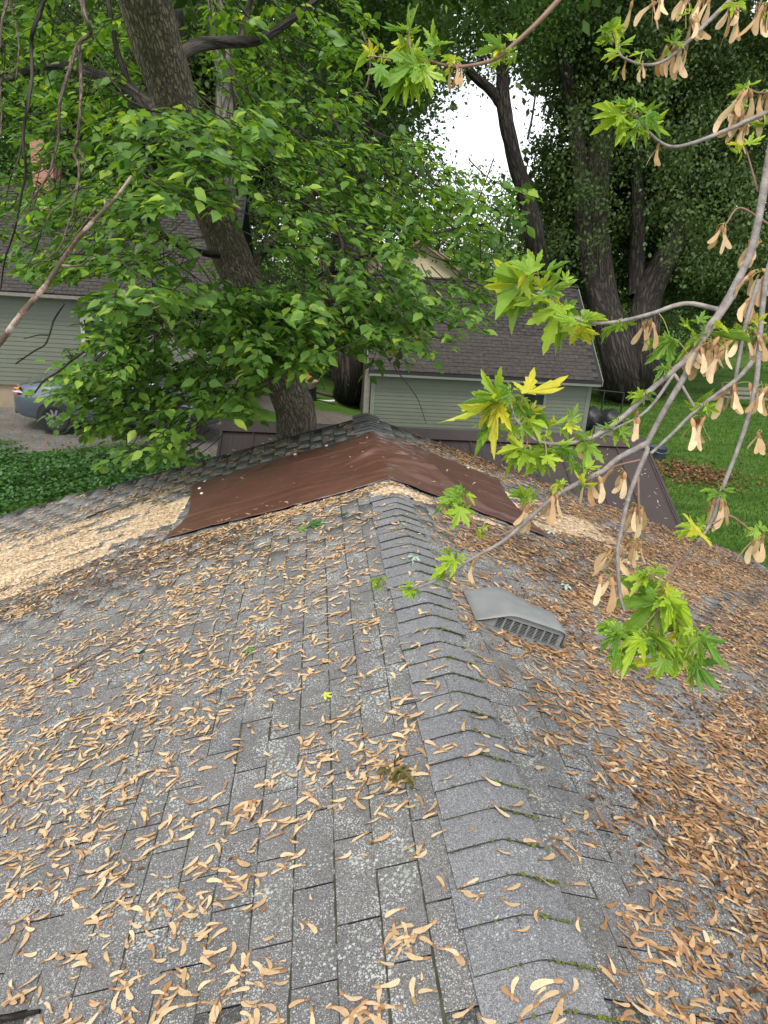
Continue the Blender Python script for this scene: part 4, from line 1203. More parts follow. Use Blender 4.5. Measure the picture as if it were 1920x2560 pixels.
def bl(x, y, d, rx, ry, rz, n):
    """crown blob centred where the photo shows it, at depth d, with radii in metres"""
    return (tuple(at_depth(x * DISP, y * DISP, d)), (rx, ry, rz), n)

def sky_gap_wide(P):
    x, y, z = project(P)
    return (z > 0) & (x / DISP > 860) & (x / DISP < 1260) & (y / DISP > 0) & (y / DISP < 480)
canopy(tree, ADDED_SHADE, None, .16, 'tree_leaf', 60, .5, name='added_shade_crown', avoid=sky_gap_wide)
# big dark willow-like tree on the right, several stems
D = 30
wb = gp(*at_Z(1350 * DISP, 845 * DISP, -3.7)[:2])
stem1 = np.vstack([[wb], pd([(1345, 800, D), (1300, 640, D), (1285, 480, D), (1300, 300, D), (1345, 150, D), (1395, 0, D), (1430, -150, D)])])
stems = [(np.vstack([[np.array(wb) + [1.0, 0, 0]], pd([(1385, 790, D), (1400, 640, D), (1455, 520, D + .5), (1490, 380, D + 1), (1500, 150, D + 1), (1520, -100, D + 1)])]), [1.1, .75, .60, .48, .42, .38, .3]),
         (pd([(1300, 700, D - .3), (1262, 520, D - .5), (1250, 330, D - .5), (1222, 150, D - .5), (1190, -60, D - .5)]), [.42, .32, .30, .27, .22]),
         (pd([(1375, 640, D + .3), (1378, 450, D + .6), (1375, 300, D + .6), (1390, 120, D + .6)]), [.35, .28, .25, .2]),
         (pd([(1310, 260, D), (1325, 120, D), (1320, -60, D)]), [.4, .34, .3])]
WB = bl
back_tree('willow_tree', 'huge dark multi-stemmed tree with small leaves at the right', stem1, [1.25, .85, .66, .58, .52, .52, .48, .4],
          [bl(1330, 60, D, 4.5, 4, 4.0, 130), bl(1480, 250, D + 1, 4.5, 4, 5, 170), bl(1600, 420, D + 1, 3.5, 3.5, 5, 130), bl(1620, 120, D, 4, 4, 5, 120),
           bl(1430, 520, D + 3, 4, 2.5, 3.0, 80), bl(1230, 320, D + 2, 1.7, 2, 5.0, 75), bl(1560, 610, D + 3, 4, 3, 2.0, 60), bl(1230, 560, D + 3, 2.0, 2, 3.5, 60), bl(1250, 30, D, 2.5, 3, 3, 50)],
          'dark_leaf', size=.15, per=210, spread=.42, stems=stems, avoid=sky_gap, droop=.8)
wt = bpy.data.objects['willow_tree']
D = 36
canopy(wt, [bl(1480, 150, D, 8, 3, 6.5, 190), bl(1450, 480, D, 8.5, 3, 4.5, 170), bl(1285, 430, D, 2.0, 2, 4.5, 50), bl(1200, 40, D, 4, 2, 2.4, 60)], None, .42, 'dark_leaf', 60, .75, name='inner_crown', avoid=sky_gap, droop=.6)
canopy(wt, [bl(1260, 420, 27.5, 1.2, .8, 4.2, 26), bl(1420, 330, 27.5, 2.2, .8, 4.0, 34), bl(1390, 60, 27.5, 3.0, .8, 2.0, 30), bl(1540, 500, 27.5, 2.0, .8, 2.5, 26)], None, .17, 'dark_leaf', 70, .45, name='hanging_foliage', avoid=sky_gap, droop=.9)
canopy(wt, [((10, 30, 15), (6, 4, 3), 60), ((19, 30, 15), (7, 4, 3), 60)], None, .42, 'dark_leaf', 40, .8, name='added_shade_crown')  # unseen crown overhead, added to darken the garage and lawn
# forked tree in front of the sky gap
D = 27
fb = gp(*at_Z(1180 * DISP, 800 * DISP, -3.8)[:2])
back_tree('forked_tree', 'slender dark tree forking into a Y against the bright sky gap', np.vstack([[fb], pd([(1160, 560, D), (1140, 440, D), (1108, 330, D), (1088, 225, D), (1085, 130, D), (1080, 20, D), (1060, -120, D)])]),
          [.5, .38, .33, .29, .27, .22, .18, .12],
          [bl(1050, 40, D, 2.6, 2.5, 2.2, 55), bl(930, 60, D, 2.2, 2.5, 2.4, 50), bl(900, 230, D + 1, 1.6, 2, 2.2, 34), bl(1150, 60, D, 2, 2, 1.8, 35), bl(1000, -40, D, 3, 3, 2, 40)],
          'mid_leaf', size=.15, per=70, spread=.5, avoid=sky_gap,
          stems=[(pd([(1092, 235, D), (1060, 195, D), (1025, 165, D - .2), (985, 120, D - .4)]), [.24, .19, .16, .08]), (pd([(1140, 300, D), (1150, 250, D), (1160, 180, D)]), [.05, .04, .03]),
                 (pd([(1040, 130, D), (1070, 60, D), (1150, 20, D), (1200, -20, D)]), [.06, .06, .05, .04])])
# trunks behind the leaning tree
D = 24
b1 = gp(*at_Z(755 * DISP, 850 * DISP, -3.1)[:2])
back_tree('lawn_tree', 'tall tree with dark straight trunk standing on the lawn left of the garage', np.vstack([[b1], pd([(755, 800, D), (752, 640, D), (757, 480, D), (775, 330, D), (795, 190, D), (810, 40, D), (815, -150, D)])]),
          [.62, .50, .42, .40, .38, .34, .30, .22],
          [bl(690, 330, D, 3.0, 3, 3.5, 80), bl(820, 200, D + 1, 2.4, 3, 3.5, 80), bl(700, 100, D, 3.5, 3, 3.0, 80), bl(620, 560, D + 2, 2.5, 2, 2.5, 50), bl(850, 420, D + 2, 2.2, 2, 2.2, 46), bl(800, 20, D, 4, 3, 2.5, 60)],
          'mid_leaf', size=.15, per=80, spread=.55, avoid=sky_gap, stems=[(pd([(735, 820, D + 2), (720, 640, D + 2), (735, 480, D + 2), (740, 300, D + 2)]), [.30, .25, .22, .18])])
canopy(bpy.data.objects['lawn_tree'], [((2, 23, 11.5), (6, 4, 2.5), 120), ((-5, 24, 11), (5, 4, 2.5), 90)], None, .40, 'mid_leaf', 45, .8, name='added_shade_crown')  # out-of-view crown added to cast shade around the garage
# canopy behind the left house
D = 33
b2 = gp(-6.5, 33)
back_tree('shade_tree', 'broad dark green tree rising behind the left house', np.vstack([[b2], [(-6.4, 33, 2), (-6.2, 33, 6), (-6.4, 33, 11)]]), [.6, .5, .4, .3],
          [bl(120, 130, D, 5, 3, 5, 150), bl(330, 260, D, 4, 3, 4.5, 110), bl(480, 120, D, 4.5, 3, 4.5, 110), bl(60, 400, D, 4, 3, 3.0, 70), bl(300, 460, D + 1, 4, 3, 2.0, 60)], 'dark_leaf', size=.26, per=110, spread=.75)
canopy(bpy.data.objects['shade_tree'], [bl(250, 200, 40, 11, 3, 7, 300), bl(600, 250, 40, 6, 3, 7, 190), bl(800, 120, 40, 4.5, 3, 4, 90)], None, .45, 'dark_leaf', 55, .8, name='inner_crown', avoid=sky_gap)
b3 = gp(-15.5, 34)
back_tree('shade_tree', 'dark green tree at the far left edge behind the house', np.vstack([[b3], [(-15.4, 34, 2), (-15.2, 34, 6), (-15.4, 34, 11)]]), [.6, .5, .4, .3],
          [((-13.5, 34, 8.5), (4, 3, 6), 130), ((-13, 34, 3.5), (4, 3, 2.5), 60)], 'mid_leaf', size=.19, per=75, spread=.7)
# farther trees closing the view
far = [(-10, 58, 9, 'mid_leaf', 'far tree seen through the foliage above the left house roof'), (-2, 62, 13, 'lime_leaf', 'far bright green tree behind the lawn tree'),
       (9.0, 66, 12.3, 'mid_leaf', 'far low tree under the bright sky gap'), (14.5, 62, 11.8, 'lime_leaf', 'far bright lime tree showing right below the sky gap'),
       (19, 58, 13, 'mid_leaf', 'far tree glimpsed between the dark stems'), (27, 56, 10, 'dark_leaf', 'far dark tree behind the huge tree on the right'), (36, 60, 10, 'dark_leaf', 'far dark tree beyond the right lawn edge')]
for x, y, h, m_, lab in far:
    g = gp(x, y)
    back_tree('far_tree', lab, np.array([g, (x + .2, y, g[2] + h * .4), (x, y, g[2] + h * .75)]), [.4, .3, .15],
              [((x, y, g[2] + h * .62), (h * .52 + .8, 3, h * .50), 120), ((x - h * .3, y - 1, g[2] + h * .3), (h * .4, 2, h * .26), 40), ((x + h * .3, y - 1, g[2] + h * .3), (h * .4, 2, h * .26), 40)], m_, size=.30, per=45, spread=.7,
              group='trees closing the background', avoid=None)
# under-storey shrubs between house and garage and along the far lawn
for x, y, h, w_, m_, lab in ((-2.2, 27.5, 3.0, 1.8, 'dark_leaf', 'dark leafy shrub between the house and the lawn tree'), (0.2, 30.5, 3.2, 2.0, 'dark_leaf', 'dark leafy shrub left of the garage corner'),
                             (14.5, 40, 3.4, 2.6, 'mid_leaf', 'green shrub beyond the huge tree base'), (22, 42, 3.6, 3.2, 'mid_leaf', 'green shrub on the far right lawn'), (29, 44, 3.8, 3.4, 'lime_leaf', 'pale green shrub at the far right edge of the lawn')):
    g = gp(x, y)
    t = empty('shrub', g, lab, 'shrub')
    tubes('stem', [(np.array([g, (x + dx, y + .1, g[2] + h * .6)]), [.04, .02]) for dx in (-.3, 0, .35)], M['dark_bark'], t, 6)
    canopy(t, [((x, y, g[2] + h * .5), (w_, 1.2, h * .5), 45)], None, .14, m_, 60, .35)
# ================================================================== ground cover and grass
def leaf_field(name, P2, z_extra, size, mat, label, cat, flat=.5, T_=None):
    z = ground_z(P2[:, 0], P2[:, 1]) + z_extra
    loc = np.stack([P2[:, 0], P2[:, 1], z], -1)
    a = rng.normal(0, 1, loc.shape); a[:, 2] *= .5
    nr = rng.normal(0, flat, loc.shape); nr[:, 2] += 1
    T_ = np.array([(0, 0, 0), (-.42, .42, .06), (0, 1, -.05), (.42, .42, .06)]) if T_ is None else T_
    o = link(name, joined(name, T_, [(0, 3, 2, 1)], frames(a, nr), loc, rng.uniform(.7, 1.3, len(loc)) * size, M[mat]))
    return tag(o, label, cat, kind='stuff')
def ivy_d(x, y):
    P = np.stack([x, y, 0 * x], -1)
    return ((y < 14.3 + .3 * np.sin(x * 1.3)) & (y > 7.8) & (x < -0.9)) * np.clip(.85 + .3 * wob(P, 1.5, 8, 2), .2, 1) * in_frame(np.stack([x, y, ground_z(x, y)], -1), 150)
P2 = scatter(30000, (-9, -.8), (7.8, 15), ivy_d)
hz = (0.5 + .5 * wob(np.hstack([P2, 0 * P2[:, :1]]), 1.8, 10, 6)) * .22 + rng.uniform(0, .12, len(P2))
leaf_field('ivy', P2, hz, .075, 'ivy', 'dense green ground cover left of the roof in front of the driveway', 'ground cover', .45)
P2 = scatter(5000, (-12, -2), (14.0, 15.6), lambda x, y: (.7 - np.abs(y - 14.7 - .3 * np.sin(x * 1.3)) * .9).clip(0, 1) * (wob(np.stack([x, y, 0 * x], -1), 3, 8, 1) > -.2))
leaf_field('weeds', P2, rng.uniform(0, .08, len(P2)), .055, 'grass', 'straggly weeds along the near edge of the driveway', 'weeds', .6)
def blades(n, xr, yr, dens, h=.10):
    P2 = scatter(n, xr, yr, dens)
    loc = np.stack([P2[:, 0], P2[:, 1], ground_z(P2[:, 0], P2[:, 1]) - .01], -1)
    a = np.stack([rng.normal(0, .45, n), rng.normal(0, .45, n), np.ones(n)], -1)
    nr = rng.normal(0, 1, (n, 3))
    T_ = np.array([(-.12, 0, 0), (.12, 0, 0), (.07, .6, .1), (0.0, 1, .35)])
    return joined('grass', T_, [(0, 1, 2, 3)], frames(a, nr), loc, rng.uniform(.6, 1.4, n) * h, M['grass'])
o = link('grass', blades(60000, (3, 24), (9, 36), lambda x, y: in_frame(np.stack([x, y, ground_z(x, y)], -1), 30) * np.clip(14 / y, 0, 1) ** 1.5 * ~((x < 5.2) & (y < 13)) * ~((x < 7.5) & (y > 19.8) & (y < 25.8)), .085))
tag(o, 'mown green grass blades on the lawn to the right', 'grass', kind='stuff')

# ================================================================== parked car
def paint_mat():
    m, nt, b, _ = new_mat('blue_grey_car_paint')
    c = ramp(nt, noise(nt, pos(nt), 700, 2), [(0.3, (0.085, 0.10, 0.13)), (0.7, (0.14, 0.16, 0.195))])
    nt.links.new(c, b.inputs['Base Color'])
    b.inputs['Metallic'].default_value = .45; b.inputs['Roughness'].default_value = .28
    b.inputs['Coat Weight'].default_value = 1.0; b.inputs['Coat Roughness'].default_value = .05
    return m
M['paint'] = paint_mat()
M['tyre'] = plain('tyre_rubber', (0.018, 0.018, 0.018), .85)
M['rim'] = plain('alloy_rim', (0.55, 0.56, 0.58), .28, .05, metal=.9)
M['lamp_red'] = plain('red_lens', (0.55, 0.02, 0.02), .15, .05)
M['lamp_amber'] = plain('amber_lens', (0.85, 0.32, 0.03), .15, .05)
M['lamp_clear'] = plain('clear_lens', (0.82, 0.82, 0.80), .12, .05)
M['black_plastic'] = plain('black_plastic', (0.02, 0.02, 0.022), .5)
cg = at_Y(135, 1082, 16.0)
CZ = float(cg[2])
RX = at_Y(42, 1000, 16.4)[0]                   # x of the rear bumper
car = empty('parked_car', (RX + 2.35, 16.9, CZ), 'blue grey sedan parked in front of the left house, half hidden by leaves', 'car')
def C_(x, y, z): return (RX + x, 16.88 + y, CZ + z)
# lower body: stations along the length (x from rear bumper), half widths and heights of a 9 point section
st = [  # x, half width, bottom z, shoulder z, deck z
    (0.00, .66, .48, .80, .84), (0.05, .78, .32, .86, .98), (0.25, .86, .24, .90, 1.06), (0.70, .895, .20, .92, 1.10), (1.20, .91, .19, .92, 1.10),
    (2.00, .915, .18, .91, 1.02), (2.90, .915, .18, .89, 1.00), (3.35, .91, .19, .86, .99), (3.95, .89, .20, .80, .90), (4.40, .82, .26, .70, .78), (4.60, .66, .36, .58, .64), (4.64, .50, .42, .54, .56)]
V = []
for x, w, b_, s_, d_ in st:
    for f_, z in ((.90, b_), (.985, b_ + .12), (1.0, (b_ + s_) / 2), (.985, s_), (.86, d_ - .02), (.45, d_ + .012), (0, d_ + .02)):
        V.append(C_(x, -w * f_, z))
    for f_, z in ((.45, d_ + .012), (.86, d_ - .02), (.985, s_), (1.0, (b_ + s_) / 2), (.985, b_ + .12), (.90, b_)):
        V.append(C_(x, w * f_, z))
k = 13
F = [(a * k + j, a * k + (j + 1) % k, (a + 1) * k + (j + 1) % k, (a + 1) * k + j) for a in range(len(st) - 1) for j in range(k)]
F += [tuple(range(k))[::-1], tuple(range((len(st) - 1) * k, len(st) * k))]
body = link('body', mesh_py('body', V, F, M['paint'], True), car)
body.modifiers.new('s', 'SUBSURF').levels = 1
body.modifiers['s'].render_levels = 2
# cabin: pillars and roof as painted shell, glass set proud by 3 mm
def cab(w0, w1, z0, z1, x0, x1, x2, x3): return [C_(x0, -w0, z0), C_(x1, -w1, z1), C_(x2, -w1, z1), C_(x3, -w0, z0), C_(x0, w0, z0), C_(x1, w1, z1), C_(x2, w1, z1), C_(x3, w0, z0)]
V = cab(.80, .60, 1.0, 1.44, .72, 1.45, 2.55, 3.45)
cb = link('cabin', mesh_py('cabin', V, [(0, 3, 2, 1), (4, 5, 6, 7), (0, 1, 5, 4), (1, 2, 6, 5), (2, 3, 7, 6), (0, 4, 7, 3)], M['paint']), car)
bv = cb.modifiers.new('b', 'BEVEL'); bv.width = .07; bv.segments = 4
def lerp3(a, b, t): return tuple(np.array(a) * (1 - t) + np.array(b) * t)
def quad_on(face, u0, u1, v0, v1, off, name, mat):
    A, B, Cc, Dd = map(np.array, face)
    f = lambda u, v: (A * (1 - u) + B * u) * (1 - v) + (Dd * (1 - u) + Cc * u) * v
    q = [f(u0, v0), f(u1, v0), f(u1, v1), f(u0, v1)]
    nrm = np.cross(q[1] - q[0], q[3] - q[0]); nrm /= np.linalg.norm(nrm)
    if (nrm @ (q[0] - np.array(C_(2.1, 0, 1.1)))) < 0: nrm = -nrm
    V = [p + nrm * off for p in q] + [p + nrm * (off - .012) for p in q]
    return link(name, mesh_py(name, V, [(0, 1, 2, 3), (7, 6, 5, 4), (0, 4, 5, 1), (1, 5, 6, 2), (2, 6, 7, 3), (3, 7, 4, 0)], mat), car)
quad_on((V[0], V[4], V[5], V[1]), .12, .88, .12, .90, .004, 'rear_window', M['glass'])
quad_on((V[3], V[7], V[6], V[2]), .08, .92, .06, .92, .004, 'windscreen', M['glass'])
for o_ in (0, 4):
    quad_on((V[o_], V[o_ + 3], V[o_ + 2], V[o_ + 1]), .16, .46, .14, .86, .004, 'side_window', M['glass'])
    quad_on((V[o_], V[o_ + 3], V[o_ + 2], V[o_ + 1]), .49, .86, .14, .86, .004, 'side_window', M['glass'])
def wheel(x, y, s):
    n = 28; V = []; prof = [(.20, .02), (.225, 0.0), (.30, -.005), (.325, .02), (.33, .10), (.325, .18), (.30, .205), (.22, .20)]
    for r_, h in prof:
        for t in np.linspace(0, 2 * math.pi, n, endpoint=False):
            V.append(C_(x + r_ * math.cos(t), y + s * h, .33 + r_ * math.sin(t)))
    F = [(a * n + j, a * n + (j + 1) % n, (a + 1) * n + (j + 1) % n, (a + 1) * n + j) for a in range(len(prof) - 1) for j in range(n)]
    w = link('wheel', mesh_py('wheel', V, F, M['tyre'], True), car)
    V, F = [], []
    for k in range(10):
        t = k * 2 * math.pi / 10
        d_ = np.array([math.cos(t), math.sin(t)]); p_ = np.array([-d_[1], d_[0]])
        i0 = len(V)
        for rr, hw in ((.04, .022), (.215, .018)):
            for sgn in (-1, 1):
                q = d_ * rr + p_ * hw * sgn
                V += [C_(x + q[0], y + s * .015, .33 + q[1]), C_(x + q[0], y + s * .05, .33 + q[1])]
        F += [(i0, i0 + 2, i0 + 6, i0 + 4), (i0, i0 + 4, i0 + 5, i0 + 1), (i0 + 2, i0 + 3, i0 + 7, i0 + 6), (i0 + 4, i0 + 6, i0 + 7, i0 + 5)]
    for rr, hh in (((.05, .008), (.0, .008)), ((.225, .012), (.20, .03))):
        pass
    i0 = len(V)
    for t in np.linspace(0, 2 * math.pi, n, endpoint=False): V.append(C_(x + .222 * math.cos(t), y + s * .012, .33 + .222 * math.sin(t)))
    for t in np.linspace(0, 2 * math.pi, n, endpoint=False): V.append(C_(x + .198 * math.cos(t), y + s * .05, .33 + .198 * math.sin(t)))
    F += [(i0 + j, i0 + (j + 1) % n, i0 + n + (j + 1) % n, i0 + n + j) for j in range(n)]
    link('rim', mesh_py('rim', V, F, M['rim']), w)
    V = [C_(x, y + s * .024, .33)] + [C_(x + .205 * math.cos(t), y + s * .024, .33 + .205 * math.sin(t)) for t in np.linspace(0, 2 * math.pi, n, endpoint=False)]
    link('hub', mesh_py('hub', V, [(0, 1 + j, 1 + (j + 1) % n) for j in range(n)], M['black_plastic']), w)
    # dark arch
    V = []
    for rr in (.30, .385):
        for t in np.linspace(0, 2 * math.pi, n, endpoint=False): V.append(C_(x + rr * math.cos(t), y + s * .022, .34 + rr * math.sin(t)))
    link('wheel_arch', mesh_py('wheel_arch', V, [(j, (j + 1) % n, n + (j + 1) % n, n + j) for j in range(n)], M['black_plastic']), car)
for x in (.93, 3.68):
    wheel(x, -.945, 1); wheel(x, .945, -1)
def lens(name, pts, mat):
    V = [np.array(C_(*p)) for p in pts]; ctr_ = np.mean(V, 0) + np.array([.12, 0, 0])
    V2 = [v + (ctr_ - v) * .15 for v in V]
    n = len(V)
    return link(name, mesh_py(name, V + V2, [tuple(range(n)), tuple(range(n, 2 * n))[::-1]] + [(j, n + j, n + (j + 1) % n, (j + 1) % n) for j in range(n)], mat), car)
for s_ in (-1, 1):
    lens('tail_light', [(.02, s_ * .74, .86), (.02, s_ * .48, .86), (.04, s_ * .48, .93), (.22, s_ * .875, .93), (.30, s_ * .885, .86)], M['lamp_clear'])
    lens('tail_light', [(.03, s_ * .70, .93), (.05, s_ * .52, .93), (.08, s_ * .52, .985), (.24, s_ * .85, .985), (.20, s_ * .88, .93)], M['lamp_amber'])
    lens('tail_light', [(.02, s_ * .72, .80), (.0, s_ * .55, .80), (.0, s_ * .55, .855), (.20, s_ * .895, .855), (.18, s_ * .89, .80)], M['lamp_red'])
    lens('headlight', [(4.50, s_ * .72, .58), (4.62, s_ * .45, .56), (4.58, s_ * .45, .66), (4.38, s_ * .80, .70)], M['lamp_clear'])
link('bumper_trim', mesh_py('bumper_trim', *box_vf(RX - .03, RX + .05, 16.88 - .55, 16.88 + .55, CZ + .34, CZ + .46), M['black_plastic']), car)
link('door_trim', mesh_py('door_trim', *box_vf(RX + 1.0, RX + 3.2, 16.88 - .925, 16.88 - .905, CZ + .90, CZ + .925), M['rim']), car)

# ================================================================== small things in the yard
def yard(px, py, z): return at_Z(px, py, z)
q = yard(882, 982, -3.25); z0 = float(ground_z(q[0], q[1]))
fc = empty('camp_chair', (q[0], q[1], z0), 'small folded brown camp chair standing on the lawn left of the garage', 'chair')
M['brown_cloth'] = plain('brown_cloth', (0.15, 0.09, 0.085), .8, .2)
M['grey_metal'] = plain('grey_tube', (0.30, 0.30, 0.31), .4, .1, metal=.6)
def cc(x, y, z): return np.array([q[0] + x, q[1] + y, z0 + z])
link('seat', mesh_py('seat', [cc(-.32, -.25, .34), cc(.30, -.25, .40), cc(.30, .22, .36), cc(-.32, .22, .32), cc(-.32, -.25, .31), cc(.30, -.25, .37), cc(.30, .22, .33), cc(-.32, .22, .29)],
     [(0, 1, 2, 3), (7, 6, 5, 4), (0, 4, 5, 1), (1, 5, 6, 2), (2, 6, 7, 3), (3, 7, 4, 0)], M['brown_cloth']), fc)
link('backrest', mesh_py('backrest', [cc(-.30, .22, .34), cc(.32, .22, .38), cc(.26, .32, .74), cc(-.2, .32, .70), cc(-.30, .25, .34), cc(.32, .25, .38), cc(.26, .35, .74), cc(-.2, .35, .70)],
     [(0, 1, 2, 3), (7, 6, 5, 4), (0, 4, 5, 1), (1, 5, 6, 2), (2, 6, 7, 3), (3, 7, 4, 0)], M['brown_cloth']), fc)
for a, b_ in (((-.38, -.3, 0), (.2, .25, .40)), ((.36, -.3, 0), (-.2, .25, .36)), ((-.38, .3, 0), (.25, -.2, .38)), ((.36, .3, 0), (-.25, -.2, .36))):
    tubes('leg', [(np.array([cc(*a), (cc(*a) + cc(*b_)) / 2, cc(*b_)]), [.018, .018, .018])], M['grey_metal'], fc, 8)
M['terracotta'] = plain('terracotta', (0.42, 0.19, 0.11), .8, .15)
M['pink_stone'] = plain('pinkish_planter', (0.42, 0.30, 0.25), .8, .15)
def lathe(name, c, prof, mat, parent=None, n=20):
    V = [(c[0] + r_ * math.cos(t), c[1] + r_ * math.sin(t), c[2] + h) for r_, h in prof for t in np.linspace(0, 2 * math.pi, n, endpoint=False)]
    F = [(a * n + j, a * n + (j + 1) % n, (a + 1) * n + (j + 1) % n, (a + 1) * n + j) for a in range(len(prof) - 1) for j in range(n)]
    F.append(tuple(range((len(prof) - 1) * n, len(prof) * n)))
    return link(name, mesh_py(name, V, F, mat, True), parent)
q2 = yard(775, 1000, -3.0); z2 = float(ground_z(q2[0], q2[1]))
pt = empty('planter', (q2[0], q2[1], z2), 'terracotta planter on a dark stand just right of the leaning trunk', 'planter')
lathe('stand', (q2[0], q2[1], z2), [(.22, 0), (.20, .35), (.25, .40), (.05, .40)], M['black_plastic'], pt)
lathe('pot', (q2[0], q2[1], z2 + .40), [(.16, 0), (.26, .18), (.29, .24), (.22, .24), (.20, .14)], M['pink_stone'], pt)
lathe('finial', (q2[0] - .05, q2[1], z2 + .55), [(.05, 0), (.12, .10), (.10, .22), (.03, .26)], M['terracotta'], pt)
q3 = yard(800, 1003, -3.05); z3 = float(ground_z(q3[0], q3[1]))
M['paper'] = plain('white_plastic_strip', (0.75, 0.76, 0.74), .5)
Vp, Fp = [], []
for k in range(8):
    t = k / 7
    for s_ in (-.07, .07):
        Vp.append((q3[0] - .5 + 1.0 * t, q3[1] + s_ + .08 * math.sin(t * 5), z3 + .05 + .02 * math.sin(t * 7 + s_ * 9)))
for k in range(7): Fp.append((2 * k, 2 * k + 2, 2 * k + 3, 2 * k + 1))
o = link('plastic_strip', mesh_py('plastic_strip', Vp, Fp, M['paper'])); o.modifiers.new('t', 'SOLIDIFY').thickness = .01
tag(o, 'white plastic strip lying on the grass right of the leaning trunk', 'plastic strip')
q4 = np.array([yard(785, 988, -3.1), yard(830, 990, -3.1), yard(890, 985, -3.1)]); q4[:, 2] = ground_z(q4[:, 0], q4[:, 1]) + .06
tag(tubes('fallen_branch', [(q4, [.05, .06, .035])], M['dead_wood'], None, 8, rough=.1), 'long brown branch lying on the grass left of the garage', 'branch')
# dark bins and lumber right of the garage
q5 = yard(1500, 1082, -3.68); z5 = float(ground_z(q5[0], q5[1]))
gr = empty('black_trash_bag', (q5[0], q5[1], z5), 'black bulging trash bags heaped beside the garage corner', 'trash bag')
for dx, r_, h_ in ((-.42, .40, .62), (.28, .44, .55)):
    bm = bmesh.new(); bmesh.ops.create_icosphere(bm, subdivisions=3, radius=1)
    for v in bm.verts:
        w = 1 + .14 * float(wob(np.array([v.co[:]]), 3, 10, 3)[0])
        v.co = Vector((q5[0] + dx + v.co.x * r_ * w, q5[1] + v.co.y * r_ * w, z5 + .42 + max(-.42, v.co.z * h_ * w * .72)))
    me = bpy.data.meshes.new('bag'); bm.to_mesh(me); bm.free(); me.materials.append(M['black_plastic'])
    for p in me.polygons: p.use_smooth = True
    link('bag', me, gr)
lum = empty('lumber_stack', (q5[0] + .2, q5[1] - .7, z5), 'low pale lumber stack below the black bags beside the garage', 'lumber')
for k in range(3):
    boxes('board', [(q5[0] - .55, q5[0] + .95, q5[1] - .85 + .02 * k, q5[1] - .62 + .02 * k, z5 + .02 + .1 * k, z5 + .11 + .1 * k)], M['weathered'] if k < 2 else M['grey_metal'], lum)
# chain link fence rail from the garage to the big tree
fr = empty('fence', (9.4, 25.2, -3.8), 'thin dark fence rail running from the garage to the huge tree', 'fence')
pA, pB = at_Y(1462, 972, 25.2), at_Y(1560, 982, 25.4)
tubes('rail', [(np.array([pA, (pA + pB) / 2, pB]), [.025] * 3)], M['black_plastic'], fr, 8)
for p_ in (pA, (pA + pB) / 2, pB):
    gz_ = float(ground_z(p_[0], p_[1]))
    tubes('post', [(np.array([[p_[0], p_[1], gz_ - .1], [p_[0], p_[1], (gz_ + p_[2]) / 2], p_]), [.03] * 3)], M['black_plastic'], fr, 8)
# weathered bench at the far right
q6 = yard(1858, 1022, -3.72); z6 = float(ground_z(q6[0], q6[1]))
bn = empty('bench', (q6[0], q6[1], z6), 'weathered grey slatted bench on the lawn at the right edge', 'bench')
for k in range(3):
    boxes('slat', [(q6[0] - 1.1, q6[0] + 1.1, q6[1] - .3 + .17 * k, q6[1] - .16 + .17 * k, z6 + .40, z6 + .44)], M['weathered'], bn)
for k in range(2):
    boxes('slat', [(q6[0] - 1.1, q6[0] + 1.1, q6[1] + .24, q6[1] + .28, z6 + .52 + .19 * k, z6 + .66 + .19 * k)], M['weathered'], bn)
for x in (-1.0, 1.0):
    boxes('leg', [(q6[0] + x - .05, q6[0] + x + .05, q6[1] - .28, q6[1] - .2, z6 - .05, z6 + .395)], M['weathered'], bn)
    boxes('leg', [(q6[0] + x - .05, q6[0] + x + .05, q6[1] + .29, q6[1] + .36, z6 - .05, z6 + .86)], M['weathered'], bn)
# old leaf pile and a dark blue bucket behind the metal shed
P2 = scatter(1500, (8, 13), (15.5, 21.5), lambda x, y: np.exp(-(((x - 10.3) / 1.1) ** 2 + ((y - 18.7) / 1.1) ** 2) * 1.2))
o = leaf_field('leaf_pile', P2, rng.uniform(0, .10, len(P2)), .09, 'litter', 'flat pile of old brown leaves on the lawn behind the metal shed', 'leaf pile', .6)
q7 = yard(1642, 1146, -3.6); z7 = float(ground_z(q7[0], q7[1]))
bk = empty('bucket', (q7[0], q7[1], z7), 'dark blue grey bucket lying beside the old leaf pile', 'bucket')
M['bucket'] = plain('dark_blue_plastic', (0.05, 0.065, 0.09), .45)
lathe('pail', (q7[0], q7[1], z7), [(.20, 0), (.27, .34), (.29, .36), (.26, .36), (.20, .06)], M['bucket'], bk)
tubes('handle', [(np.array([[q7[0] - .28, q7[1], z7 + .34], [q7[0] - .2, q7[1] - .2, z7 + .26], [q7[0], q7[1] - .3, z7 + .22], [q7[0] + .2, q7[1] - .2, z7 + .26], [q7[0] + .28, q7[1], z7 + .34]]), [.008] * 5)], M['grey_metal'], bk, 6)
